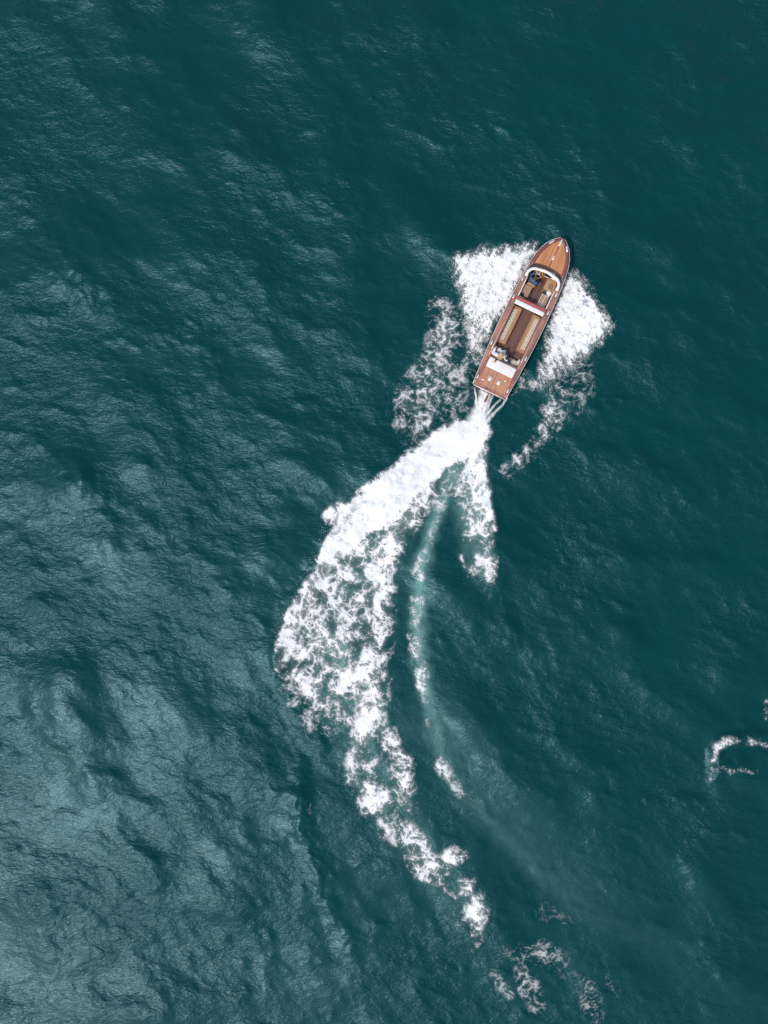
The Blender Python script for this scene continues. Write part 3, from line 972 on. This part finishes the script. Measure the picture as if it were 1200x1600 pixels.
def deck_fitting(name, s0, s1, hw):
    bm = bmesh.new()
    path = [L(s0 + (s1 - s0) * t, 0, fz((s0 + s1) / 2, 0) + 0.03) for t in (0, 0.12, 0.3, 0.6, 0.85, 1)]
    sc = (0.35, 0.75, 1, 1, 0.75, 0.4)
    rr = [hw * x for x in sc]
    add_tube(bm, path, rr, 10)
    o = bm_obj(name, bm, M['chrome'], boat, True)
    return o


deck_fitting('bow_light', 251.5, 263.5, 0.05)
deck_fitting('deck_cleat', 226.8, 234.8, 0.045)

# cockpit floor and planks
fl0 = strip('cockpit_floor', [[L(s, w, FLOOR_Z - 0.02) for w in (-25.5, -12, 0, 12, 25.5)] for s in (30, 80, 140, 208)], M['dark'], boat, False, 0.02)
NFP = 14
for i in range(NFP):
    a = -23.5 + 47.0 * i / NFP; b = a + 47.0 / NFP - 0.12
    for (sa, sb) in ((44, 146), (146.4, 206)):
        strip('floor_plank', [[L(s, a, FLOOR_Z), L(s, b, FLOOR_Z)] for s in (sa, (sa + sb) / 2, sb)], M['floor'], fl0, False, 0.015)
# inner liners and coaming
for sd in (-1, 1):
    rows = []
    for s in (33, 60, 100, 146, 180, 208):
        t = L(s, sd * IN_W, sheer(s) + 0.03); b = t.copy(); b.z = FLOOR_Z - 0.01
        ti = t.copy(); ti.y += sd * 0.03; bi = b.copy(); bi.y += sd * 0.03
        rows.append([b, t, ti, bi])
    strip('cockpit_liner', rows, M['liner'], boat, False)
    # main coaming rail
    path = [L(s, sd * (IN_W - 0.2), sheer(s) + 0.075) for s in (16, 30, 50, 80, 110, 142)]
    tube('coaming', path, 0.05, M['coaming'], boat, 10, flat=(0.035, 0.05))
    path = [L(s, sd * (IN_W + 1.15), sheer(s) + 0.055) for s in (50, 80, 110, 142)]
    tube('coaming_trim', path, 0.014, M['chrome'], boat, 6)
    path = [L(s, sd * (IN_W - 0.2), sheer(s) + 0.06) for s in (152, 165, 178, 192)]
    tube('helm_coaming', path, 0.03, M['white'], boat, 8)
# bulkheads
box('forward_bulkhead', (lambda a: Vector((a.x, a.y, (FLOOR_Z + 0.85) / 2)))(L(207.5, 0, 0.85)), (0.05, 1.62, 0.85 - FLOOR_Z), M['dark'], boat, 0.005, 1)
box('aft_bulkhead', (lambda a: Vector((a.x, a.y, (FLOOR_Z + 0.78) / 2)))(L(36, 0, 0.8)), (0.05, 1.62, 0.78 - FLOOR_Z), M['liner'], boat, 0.005, 1)
# beam between the cockpits: red leather roll and white padded top
a = L(151, -25, 0.99); b = L(151, 25, 0.99)
tube('red_roll', [L(149.6, -25.6, 0.96), L(150.8, -24, 0.985), L(151.4, -10, 1.0), L(151.4, 10, 1.0), L(151.2, 24, 0.985), L(150, 25.6, 0.96)], 0.08, M['red'], boat, 12, flat=(0.085, 0.07))
pc = L(144.6, 0, 0.98)
box('white_beam', pc, (0.24, 1.62, 0.10), M['white'], boat, 0.045, 3, smooth=True)
for w in (-23.5, 23.5):
    bm = bmesh.new(); q0 = L(147, w, 0.9); add_box(bm, Vector((q0.x, q0.y, 0.55)), (0.10, 0.05, 0.72), 0.01, 1)
    bm_obj('beam_post', bm, M['liner'], boat)
for w0_, w1_ in ((-23, -14), (14, 23)):
    p = L(153.8, (w0_ + w1_) / 2, 0.84); box('ledge', p, (0.06, abs(w1_ - w0_) / 30.6, 0.03), M['white'], boat, 0.008, 1)

# windscreen: white frame in a U, dark raked panes, base moulding
ZT = 1.14
def upath(fr, hw, rad, leg, z, n=7):
    pts = []
    pts.append(L(leg, -hw, z))
    for i in range(n + 1):
        an = math.pi - (math.pi / 2) * i / n
        cx, cy = fr - rad, -hw + rad
        pts.append(L(cx + math.sin(an) * rad, cy + math.cos(an) * rad, z))
    m = 8
    for i in range(1, m):
        t = i / m
        pts.append(L(fr + 2.2 * math.sin(math.pi * t), (-hw + rad) + t * 2 * (hw - rad), z))
    for i in range(n + 1):
        an = (math.pi / 2) * i / n
        cx, cy = fr - rad, hw - rad
        pts.append(L(cx + math.cos(an) * rad, cy + math.sin(an) * rad, z))
    pts.append(L(leg, hw, z))
    return pts


screen = empty('windscreen', Matrix()); screen.parent = boat; screen.matrix_parent_inverse = Matrix()
screen.matrix_local = Matrix()
top = upath(204.5, 26.6, 12, 187, ZT)
bm = bmesh.new(); add_tube(bm, top, 0.07, 12, flat=(0.075, 0.035)); bm_obj('screen_frame', bm, M['white'], screen, True)
base = upath(213.2, 28.6, 13, 190, 0.94)
bm = bmesh.new(); add_tube(bm, base, 0.03, 8, flat=(0.055, 0.03)); bm_obj('base_moulding', bm, M['greytrim'], screen, True)
lower = upath(212.5, 28.2, 13, 189, 0.945); upper = upath(206.4, 27.6, 12.5, 187, ZT - 0.01)
cuts = [0, 8, 12, 16, len(lower) - 1]
for i in range(4):
    a, b = cuts[i], cuts[i + 1]
    rr = [[lower[j], lower[j].lerp(upper[j], 0.5) + Vector((0, 0, 0.01)), upper[j]] for j in range(a, b + 1)]
    strip('pane', rr, M['cowl'], screen, True, 0.012)
for j in (8, 12, 16):
    tube('mullion', [lower[j] + Vector((0, 0, 0.02)), upper[j] + Vector((0, 0, 0.02))], 0.012, M['greytrim'], screen, 6)
# sky reflection on the windscreen, put in as a blue-coloured pane
pb = L(209.6, 7.6, 1.07)
box('sky_reflection_pane', pb, (0.20, 0.28, 0.02), M['skyreflect'], screen, 0.006, 1, rot=Matrix.Rotation(R(40), 3, 'Y'))
box('pane_trim', L(209.0, 13.0, 1.09), (0.14, 0.035, 0.03), M['chrome'], screen, 0.006, 1, rot=Matrix.Rotation(R(40), 3, 'Y'))

# dashboard, wheel, helm furniture
dash = box('dashboard', L(202.5, 2, 0.90), (0.22, 1.30, 0.06), M['liner'], boat, 0.02)
box('gauge_panel', L(201.5, 3.2, 0.945), (0.11, 0.24, 0.03), M['black'], dash, 0.006, 1, rot=Matrix.Rotation(R(-6), 3, 'Z'))
box('gauge_trim', L(199.3, 2.6, 0.94), (0.03, 0.26, 0.025), M['white'], dash, 0.005, 1)
wc = Lp(842.3, 428.6, 1.02)
wheel = empty('steering_wheel', Matrix()); wheel.parent = boat; wheel.matrix_local = Matrix.Translation(wc) @ Matrix.Rotation(R(-38), 4, 'Y')
tube('rim', [Vector((0.19 * math.cos(t * 2 * math.pi / 28), 0.19 * math.sin(t * 2 * math.pi / 28), 0)) for t in range(28)], 0.017, M['orangewood'], wheel, 8, True)
bm = bmesh.new(); add_ell(bm, (0, 0, -0.02), (0.04, 0.04, 0.03)); bm_obj('hub', bm, M['chrome'], wheel, True)
for t in (0, 120, 240):
    tube('spoke', [Vector((0, 0, -0.02)), Vector((0.185 * math.cos(R(t)), 0.185 * math.sin(R(t)), 0))], 0.010, M['chrome'], wheel, 6)
tube('column', [Vector((0, 0, -0.03)), Vector((0, 0, -0.30))], 0.03, M['black'], wheel, 8)
# driver seat box behind the helm
p = L(167, -16, 0.62)
st = box('helm_locker', Vector((p.x, p.y, (FLOOR_Z + 0.60) / 2)), (0.58, 0.40, 0.60 - FLOOR_Z), M['tan'], boat, 0.012)
box('locker_lid', Vector((p.x, p.y, 0.615)), (0.60, 0.42, 0.03), M['tanvinyl'], st, 0.01)
p = L(177.6, -13.6, 0.80)
sb = box('seat_back', p, (0.09, 0.42, 0.34), M['tan'], boat, 0.035, 3, smooth=True)
p = L(186, -13, 0.58); box('helm_seat', Vector((p.x, p.y, 0.56)), (0.42, 0.44, 0.10), M['tanvinyl'], boat, 0.035, 3, smooth=True)
bm = bmesh.new(); add_tube(bm, [Vector((p.x, p.y, FLOOR_Z)), Vector((p.x, p.y, 0.52))], 0.05, 10); bm_obj('seat_pedestal', bm, M['chrome'], boat, True)
# starboard console
p = L(191.5, 13.4, 0.80)
cons = box('console', Vector((p.x, p.y, (FLOOR_Z + 0.77) / 2)), (0.62, 0.46, 0.77 - FLOOR_Z), M['tan'], boat, 0.012)
box('console_top', Vector((p.x, p.y, 0.785)), (0.66, 0.49, 0.03), M['tan'], cons, 0.01)
path = [L(s, 21.4, 0.86) for s in (176, 184, 193, 200)]
tube('side_pad', path, 0.05, M['orangewood'], boat, 8, flat=(0.035, 0.06))
p = L(164.6, 14.6, 0.62)
cab = box('cabinet', Vector((p.x, p.y, (FLOOR_Z + 0.60) / 2)), (0.60, 0.40, 0.60 - FLOOR_Z), M['white'], boat, 0.012)
for d in (-0.098, 0.098):
    box('cabinet_lid', Vector((p.x, p.y + d, 0.612)), (0.52, 0.165, 0.03), M['tanvinyl'], cab, 0.008)

# side benches with tufted cushions
def tufted(name, s0, s1, w0, w1, z, m, parent, nb):
    a = L(s0, w0, z); b = L(s1, w1, z)
    x0, x1 = sorted((a.x, b.x)); y0, y1 = sorted((a.y, b.y))
    nx, ny = 110, 16
    U, Vv = np.meshgrid(np.linspace(0, 1, nx), np.linspace(0, 1, ny))
    X = x0 + (x1 - x0) * U; Y = y0 + (y1 - y0) * Vv
    Z = np.full(X.shape, z) + 0.07 * (np.minimum(1, np.minimum(np.minimum(X - x0, x1 - X), np.minimum(Y - y0, y1 - Y)) / 0.04)) ** 0.5
    bts = []
    for r in range(2):
        for i in range(nb):
            bx = x0 + (x1 - x0) * (i + 0.5 + (0.25 if r else -0.25)) / nb
            by = y0 + (y1 - y0) * (0.3 + 0.4 * r); bts.append((bx, by))
            d2 = (X - bx) ** 2 + (Y - by) ** 2
            Z = Z - 0.045 * np.exp(-d2 / (2 * 0.024 ** 2))
    ny_, nx_ = X.shape
    V = np.stack([X, Y, Z], -1)
    idx = np.arange(nx * ny).reshape(ny, nx)
    q = np.stack([idx[:-1, :-1], idx[:-1, 1:], idx[1:, 1:], idx[1:, :-1]], -1).reshape(-1, 4)
    me = raw_mesh(name, V.reshape(-1, 3), q, {}, True)
    c = new_obj(name, me, parent, m)
    for bx, by in bts:
        bb = bmesh.new(); add_ell(bb, (bx, by, z + 0.034), (0.020, 0.020, 0.012), None, 8, 5)
        bm_obj('button', bb, M['button'], c, True)
    return c


for sd, (c0, c1), (f0, f1) in ((-1, (-21.8, -14.4), (-23.4, -9.2)), (1, (14.8, 22.4), (9.4, 23.4))):
    bench = empty('side_bench', Matrix()); bench.parent = boat; bench.matrix_local = Matrix()
    a = L(76.5, f0, 0.52); b = L(138.5, f1, 0.52)
    cx, cy = (a.x + b.x) / 2, (a.y + b.y) / 2; sx, sy = abs(a.x - b.x), abs(a.y - b.y)
    box('bench_frame', (cx, cy, (FLOOR_Z + 0.53) / 2), (sx, sy, 0.53 - FLOOR_Z), M['tan'], bench, 0.015)
    tufted('cushion', 80.5, 134.8, c0, c1, 0.50, M['cream'], bench, 12)
    # raised front board and ends
    e = L(78, f1 if sd < 0 else f0, 0.55)
    box('front_board', (cx, e.y + (0.02 if sd < 0 else -0.02) * (1 if sd < 0 else -1) * 0 + (0.028 if sd < 0 else -0.028), 0.55), (sx - 0.01, 0.05, 0.06), M['tan'], bench, 0.012)

# stern bench across the boat
sbn = empty('stern_bench', Matrix()); sbn.parent = boat; sbn.matrix_local = Matrix()
a = L(49, 0, 0.5); b = L(62.5, 0, 0.5)
cx = (a.x + b.x) / 2
box('bench_frame', (cx, a.y, (FLOOR_Z + 0.46) / 2), (abs(b.x - a.x), 1.52, 0.46 - FLOOR_Z), M['tan'], sbn, 0.015)
for t in (-0.5, 0, 0.5):
    box('cushion', (cx - 0.02, a.y + t, 0.50), (abs(b.x - a.x) - 0.08, 0.485, 0.10), M['cream'], sbn, 0.035, 3, smooth=True)
p = L(50.5, 0, 0.72); box('backrest', (p.x - 0.03, p.y, 0.68), (0.09, 1.50, 0.34), M['tan'], sbn, 0.03, 3)
p = L(41.4, 0.6, 0.93); box('sun_pad', (p.x, p.y, 0.915), (0.53, 1.50, 0.11), M['white'], boat, 0.04, 3, smooth=True)

# ------------------------------------------------------------------ people
def capsule(bm, p0, r0, p1, r1, n=12):
    p0 = Vector(p0); p1 = Vector(p1)
    d = (p1 - p0); Ln = max(d.length, 1e-5); q = d.to_track_quat('Z', 'Y')
    tb = bmesh.new()
    rings = []
    for i in range(4):
        an = -math.pi / 2 + math.pi / 2 * (i + 0.15) / 4
        rings.append((r0 * math.sin(an), r0 * math.cos(an)))
    for i in range(5): rings.append((Ln * i / 4, r0 + (r1 - r0) * i / 4))
    for i in range(1, 5):
        an = math.pi / 2 * (i - 0.15) / 4
        rings.append((Ln + r1 * math.sin(an), r1 * math.cos(an)))
    vs = [[tb.verts.new((r * math.cos(2 * math.pi * k / n), r * math.sin(2 * math.pi * k / n), z)) for k in range(n)] for z, r in rings]
    for a, b in zip(vs[:-1], vs[1:]):
        for k in range(n): tb.faces.new((a[k], a[(k + 1) % n], b[(k + 1) % n], b[k]))
    tb.faces.new(vs[0][::-1]); tb.faces.new(vs[-1])
    tb.transform(Matrix.Translation(p0) @ q.to_matrix().to_4x4())
    me = bpy.data.meshes.new('t'); tb.to_mesh(me); tb.free(); bm.from_mesh(me); bpy.data.meshes.remove(me)


def fuse(name, prims, voxel, parent, mats):
    """fuse capsules and ellipsoids into one continuous surface; prims: ('c', p0, r0, p1, r1, slot) / ('e', c, r, rot, slot)"""
    bm = bmesh.new()
    for p in prims:
        if p[0] == 'c': capsule(bm, p[1], p[2], p[3], p[4])
        else: add_ell(bm, p[1], p[2], p[3])
    me = bpy.data.meshes.new(name); bm.to_mesh(me); bm.free()
    o = bpy.data.objects.new(name, me); COL.objects.link(o)
    md = o.modifiers.new('r', 'REMESH'); md.mode = 'VOXEL'; md.voxel_size = voxel
    ms = o.modifiers.new('s', 'SMOOTH'); ms.iterations = 3; ms.factor = 0.5
    dg = bpy.context.evaluated_depsgraph_get()
    m2 = bpy.data.meshes.new_from_object(o.evaluated_get(dg))
    bpy.data.objects.remove(o, do_unlink=True)
    m2.name = name
    m2.materials.clear()
    o = new_obj(name, m2, parent, None, True)
    for m in mats: m2.materials.append(m)
    if len(mats) > 1:
        n = len(m2.polygons); c = np.empty(n * 3, np.float32); m2.polygons.foreach_get('center', c); c = c.reshape(-1, 3)
        best = np.full(n, 1e9); slot = np.zeros(n, np.int32)
        for p in prims:
            if p[0] == 'c':
                a = np.array(p[1]); b = np.array(p[3]); d = b - a
                t = np.clip(((c - a) @ d) / max(d @ d, 1e-9), 0, 1)
                dist = np.linalg.norm(c - a - t[:, None] * d, axis=1) - (p[2] + (p[4] - p[2]) * t); sl = p[5]
            else:
                rr = np.array(p[2]); v = c - np.array(p[1])
                if p[3] is not None: v = v @ np.array(p[3])
                dist = (np.linalg.norm(v / rr, axis=1) - 1) * rr.min(); sl = p[4]
            u = dist < best; best[u] = dist[u]; slot[u] = sl
        m2.polygons.foreach_set('material_index', slot)
    return o


def hand(prims, wrist, d, up, slot, curl=0.4):
    """palm, four fingers and a thumb; d = pointing direction, up = back of the hand"""
    d = Vector(d).normalized(); up = (Vector(up) - d * Vector(up).dot(d)).normalized(); sd = d.cross(up)
    w = Vector(wrist)
    prims.append(('c', w, 0.026, w + d * 0.06 + sd * 0.012, 0.024, slot)); prims.append(('c', w + sd * 0.0, 0.022, w + d * 0.065 - sd * 0.02, 0.022, slot))
    for i, ln in enumerate((0.066, 0.076, 0.07, 0.054)):
        k = w + d * 0.08 + sd * (0.033 - 0.022 * i)
        d1 = (d * math.cos(curl) - up * math.sin(curl)); d2 = (d * math.cos(curl * 2.6) - up * math.sin(curl * 2.6))
        m1 = k + d1 * ln * 0.5; m2 = m1 + d2 * ln * 0.5
        prims.append(('c', k, 0.0098, m1, 0.0092, slot)); prims.append(('c', m1, 0.0092, m2, 0.008, slot))
    t0 = w + d * 0.025 + sd * 0.03; t1 = t0 + d * 0.03 + sd * 0.03 - up * 0.012; t2 = t1 + d * 0.03 - up * 0.012
    prims.append(('c', t0, 0.013, t1, 0.011, slot)); prims.append(('c', t1, 0.011, t2, 0.009, slot))


def head(prims, c, slot, rot):
    c = Vector(c); f = rot @ Vector((1, 0, 0)); l = rot @ Vector((0, 1, 0)); u = rot @ Vector((0, 0, 1))
    prims.append(('e', c + u * 0.02, (0.095, 0.075, 0.10), rot, slot)); prims.append(('e', c - u * 0.055 + f * 0.018, (0.07, 0.058, 0.065), rot, slot))
    prims.append(('c', c + f * 0.085 + u * 0.0, 0.011, c + f * 0.105 - u * 0.03, 0.015, slot))
    for s in (-1, 1): prims.append(('e', c + l * 0.078 * s - u * 0.005, (0.022, 0.012, 0.03), rot, slot))


def face_bits(c, rot, parent):
    c = Vector(c); f = rot @ Vector((1, 0, 0)); l = rot @ Vector((0, 1, 0)); u = rot @ Vector((0, 0, 1))
    for s in (-1, 1):
        bm = bmesh.new(); add_ell(bm, c + f * 0.086 + l * 0.032 * s + u * 0.006, (0.008, 0.013, 0.008), rot, 8, 6); bm_obj('eye', bm, M['eye'], parent, True)
    bm = bmesh.new(); add_ell(bm, c + f * 0.087 - u * 0.062, (0.006, 0.024, 0.006), rot, 8, 6); bm_obj('mouth', bm, M['skin'], parent, True)


def person(label, hip, lean, turn, seat_z, hands_at, knees, feet, headturn, top, bottom, hair_fn, cloth, sleeve, head_tilt=0.0, collar=None):
    """seated figure; everything in boat-local metres. lean = torso lean forward (radians), turn = yaw of the torso"""
    rt = Matrix.Rotation(turn, 3, 'Z'); tl = rt @ Matrix.Rotation(lean, 3, 'Y')
    hip = Vector(hip)
    P = empty('person', MB_W @ Matrix.Translation(Vector((hip.x, hip.y, FLOOR_Z))))
    tag(P, label, 'person', )
    off = Vector((hip.x, hip.y, FLOOR_Z))
    T = lambda v: Vector(v) - off
    chest = hip + tl @ Vector((0, 0, 0.34)); neck = hip + tl @ Vector((0, 0, 0.52)); hd = neck + tl @ Vector((0.03, 0, 0.15))
    shl = {s: hip + tl @ Vector((0.0, s * 0.175, 0.45)) for s in (-1, 1)}
    hj = {s: hip + rt @ Vector((0, s * 0.09, 0)) for s in (-1, 1)}
    hrot = Matrix.Rotation(headturn, 3, 'Z') @ Matrix.Rotation(head_tilt, 3, 'Y')
    body = []
    body.append(('c', T(hip), 0.125, T(hip + tl @ Vector((0, 0, 0.18))), 0.115, 1))
    body.append(('e', T(chest), (0.105, 0.165, 0.19), tl, 1)); body.append(('e', T(hip), (0.13, 0.17, 0.11), rt, 2))
    body.append(('c', T(shl[-1]), 0.062, T(shl[1]), 0.062, 1))
    body.append(('c', T(neck - tl @ Vector((0, 0, 0.03))), 0.055, T(hd - hrot @ Vector((0.01, 0, 0.06))), 0.05, 0))
    head(body, T(hd), 0, hrot)
    jk = [('e', T(chest), (0.125, 0.185, 0.205), tl, 0), ('c', T(hip + tl @ Vector((0, 0, 0.05))), 0.145, T(hip + tl @ Vector((0, 0, 0.2))), 0.135, 0),
          ('c', T(shl[-1]), 0.078, T(shl[1]), 0.078, 0)]
    for s in (-1, 1):
        h = Vector(hands_at[s]); S = shl[s]
        # elbow: two-bone bend
        d = h - S; ln = d.length; ua, fa = 0.29, 0.26
        if ln > (ua + fa) * 0.99:
            h = S + d.normalized() * (ua + fa) * 0.99; d = h - S; ln = d.length
        a = (ua * ua - fa * fa + ln * ln) / (2 * ln); hh = math.sqrt(max(0, ua * ua - a * a))
        bend = Vector((0, s * 0.8, -0.7)); bend = rt @ bend; dn = d.normalized(); bend = (bend - dn * bend.dot(dn)).normalized()
        E = S + dn * a + bend * hh
        body.append(('c', T(S), 0.052, T(E), 0.041, 1)); body.append(('c', T(E), 0.04, T(h), 0.027, 1))
        hand(body, T(h), (h - E), Vector((0, 0, 1)), 0, 0.55)
        k1 = sleeve
        jk.append(('c', T(S), 0.072 * k1, T(E), 0.058 * k1, 0)); jk.append(('c', T(E), 0.057 * k1, T(E.lerp(h, 0.93)), 0.042 * k1, 0))
        K = Vector(knees[s]); Ft = Vector(feet[s])
        body.append(('c', T(hj[s]), 0.088, T(K), 0.062, 2)); body.append(('c', T(K), 0.058, T(Ft + Vector((0, 0, 0.09))), 0.04, 2))
        body.append(('c', T(Ft + Vector((-0.03, 0, 0.045))), 0.045, T(Ft + rt @ Vector((0.16, s * 0.02, 0)) + Vector((0, 0, 0.035))), 0.034, 3))
    b = fuse('body', body, 0.0095, P, [M['skin'], top, bottom, M['black']])
    face_bits(T(hd), hrot, b)
    for (nm, prims, m) in cloth(T, hip, tl, rt, shl, hj, knees, feet, jk):
        fuse(nm, prims, 0.014, P, [m])
    for (nm, prims, m) in hair_fn(T, hd, hrot, neck, tl):
        fuse(nm, prims, 0.010, P, [m])
    return P


def short_hair(m):
    def fn(T, hd, rot, neck, tl):
        f = lambda x, y, z: T(hd + rot @ Vector((x, y, z)))
        return [('hair', [('e', f(-0.022, 0, 0.045), (0.092, 0.083, 0.092), rot, 0), ('e', f(0.03, 0.02, 0.09), (0.06, 0.05, 0.035), rot, 0), ('e', f(-0.05, 0, -0.01), (0.055, 0.07, 0.07), rot, 0)], m)]
    return fn


def long_hair(m):
    def fn(T, hd, rot, neck, tl):
        f = lambda x, y, z: T(hd + rot @ Vector((x, y, z)))
        pr = [('e', f(-0.02, 0, 0.045), (0.105, 0.095, 0.095), rot, 0)]
        for y in (-0.07, -0.035, 0.0, 0.035, 0.07):
            pr.append(('c', f(-0.07, y * 0.9, 0.05), 0.045, f(-0.12, y * 1.3, -0.10), 0.045, 0))
            pr.append(('c', f(-0.12, y * 1.3, -0.10), 0.045, T(neck + tl @ Vector((-0.13, y * 1.6, -0.16))), 0.035, 0))
        return [('hair', pr, m)]
    return fn


def jacket_only(m, collar=None):
    def fn(T, hip, tl, rt, shl, hj, knees, feet, jk):
        r = [('jacket', jk, m)]
        if collar:
            n = hip + tl @ Vector((0, 0, 0.52))
            ring = [('e', T(n + tl @ Vector((0.065 * math.cos(a), 0.075 * math.sin(a), 0.03))), (0.03, 0.03, 0.028), None, 0) for a in [k * 2 * math.pi / 12 for k in range(12)]]
            r.append(('collar', ring, collar))
        return r
    return fn


def dress_cloth(m):
    def fn(T, hip, tl, rt, shl, hj, knees, feet, jk):
        pr = list(jk)
        for s in (-1, 1):
            K = Vector(knees[s]); Ft = Vector(feet[s])
            pr.append(('c', T(hj[s]), 0.13, T(K), 0.12, 0)); pr.append(('c', T(K), 0.115, T(K.lerp(Ft, 0.6)), 0.11, 0))
            pr.append(('e', T(hj[s].lerp(K, 0.55) + Vector((0, s * 0.05, 0.03))), (0.15, 0.11, 0.09), None, 0))
        Km = (Vector(knees[-1]) + Vector(knees[1])) / 2
        pr.append(('e', T(hip.lerp(Km, 0.6) + Vector((0, 0, 0.02))), (0.20, 0.15, 0.10), None, 0))
        return [('dress', pr, m)]
    return fn


# helmsman, turned a little to starboard, hands on the wheel
hh = Lp(835.8, 435.2, 1.40)
hp = Vector((hh.x - 0.10, hh.y + 0.03, 0.68))
tn = R(-18)
kn = {s: hp + Matrix.Rotation(tn, 3, 'Z') @ Vector((0.42, s * 0.14, -0.02)) for s in (-1, 1)}
ft = {s: Vector((kn[s].x + 0.05, kn[s].y, FLOOR_Z)) for s in (-1, 1)}
hd_ = {1: wc + Vector((-0.02, 0.17, 0.05)), -1: hp + Vector((0.30, -0.20, 0.14))}
person('helmsman in a blue jacket and dark trousers seated at the steering wheel', hp, 0.13, tn, 0.6, hd_, kn, ft, R(-10),
       M['denim'], M['trousers'], short_hair(M['grey_hair']), jacket_only(M['denim']), 1.0)
# passenger in white with long blonde hair, one arm on the gunwale
hh = Lp(782.5, 555.5, 1.25)
hp = Vector((hh.x - 0.02, hh.y, 0.60)); tn = R(10)
kn = {s: hp + Vector((0.40, s * 0.13 + 0.03, 0.02)) for s in (-1, 1)}
ft = {s: Vector((kn[s].x + 0.02, kn[s].y, FLOOR_Z)) for s in (-1, 1)}
ga = Lp(773.5, 545, 0.95)
hd_ = {1: Vector((ga.x + 0.03, ga.y, 0.95)), -1: hp + Vector((0.30, -0.10, 0.14))}
person('passenger in a white dress with long blonde hair on the stern bench', hp, 0.10, tn, 0.5, hd_, kn, ft, R(12),
       M['dress'], M['dress'], long_hair(M['blonde']), dress_cloth(M['dress']), 1.45, 0.1)
# passenger in a dark suit, leaning forward, one arm along the pad
hh = Lp(791.0, 559.2, 1.22)
hp = Vector((hh.x - 0.20, hh.y - 0.0, 0.60)); tn = R(-14)
kn = {s: hp + Vector((0.42, s * 0.12, 0.0)) for s in (-1, 1)}
ft = {s: Vector((kn[s].x + 0.04, kn[s].y, FLOOR_Z)) for s in (-1, 1)}
hd_ = {1: hp + Vector((-0.12, 0.42, 0.42)), -1: hp + Vector((0.34, -0.06, 0.12))}
person('passenger in a dark suit jacket with brown hair beside the white dress', hp, 0.28, tn, 0.5, hd_, kn, ft, R(-6),
       M['suit'], M['trousers'], short_hair(M['brown_hair']), jacket_only(M['suit'], M['shirt']), 1.05, 0.15)

# ------------------------------------------------------------------ loose things aboard
def loose(name, label, cat, o):
    o.matrix_world = MB_W; tag(o, label, cat); return o


def lumpy(name, c, r, m, seed, rot=None, amp=0.18, flat_z=None):
    bm = bmesh.new(); bmesh.ops.create_icosphere(bm, subdivisions=4, radius=1)
    rng = random.Random(seed); ph = [(Vector((rng.uniform(-1, 1), rng.uniform(-1, 1), rng.uniform(-1, 1))) * 4, rng.uniform(0, 6)) for _ in range(6)]
    for v in bm.verts:
        d = sum(math.sin(v.co.dot(k) + p) for k, p in ph) / 6
        v.co = v.co * (1 + amp * d * 2)
        v.co = Vector((v.co.x * r[0], v.co.y * r[1], max(v.co.z, -0.6) * r[2]))
        if rot: v.co = rot @ v.co
        v.co += Vector(c)
    return bm_obj(name, bm, m, None, True)


p = Lp(858.6, 458.2, 0.72)
loose('bag', 'crumpled pale bag beside the starboard console', 'bag', lumpy('bag', Vector((p.x, p.y, 0.67)), (0.17, 0.14, 0.13), M['bag'], 3))
p = Lp(853.8, 455.4, 0.5)
loose('folded_coat', 'dark navy cloth bundle behind the starboard console', 'coat', lumpy('folded_coat', Vector((p.x, p.y, 0.34)), (0.14, 0.13, 0.14), M['navy'], 5))
p = Lp(815.2, 460.6, 0.7)
loose('black_bag', 'small black bag on the helm locker by the red roll', 'bag', lumpy('black_bag', Vector((p.x, p.y, 0.68)), (0.12, 0.11, 0.07), M['black'], 8))
p = Lp(860.5, 447.5, 0.81)
pts = []
for i in range(70):
    t = i / 69
    an = t * 4 * math.pi + 0.6; rr = 0.10 + 0.035 * math.sin(t * 7)
    pts.append(Vector((p.x + rr * math.cos(an), p.y + rr * math.sin(an) * 0.8, 0.812 + 0.01 * t * 2)))
for i in range(12):
    pts.append(pts[-1] + Vector((-0.03, -0.004 * i, 0 if i < 4 else -0.0)))
loose('cable', 'loosely coiled dark cable lying on the tan console', 'cable', tube('cable', pts, 0.008, M['cable'], None, 6))
p = Lp(866, 436, 0.95)
bm = bmesh.new(); add_box(bm, Vector((p.x, p.y, 0.955)), (0.13, 0.30, 0.012), 0.003, 1, Matrix.Rotation(R(4), 3, 'Z'))
loose('papers', 'white papers lying on the dashboard behind the windscreen', 'papers', bm_obj('papers', bm, M['shirt']))
p = Lp(811, 568, 0.6)
loose('pillow', 'pale cushion at the starboard end of the stern bench', 'pillow', lumpy('pillow', Vector((p.x + 0.05, p.y + 0.06, 0.66)), (0.15, 0.08, 0.14), M['bag'], 12, amp=0.06))
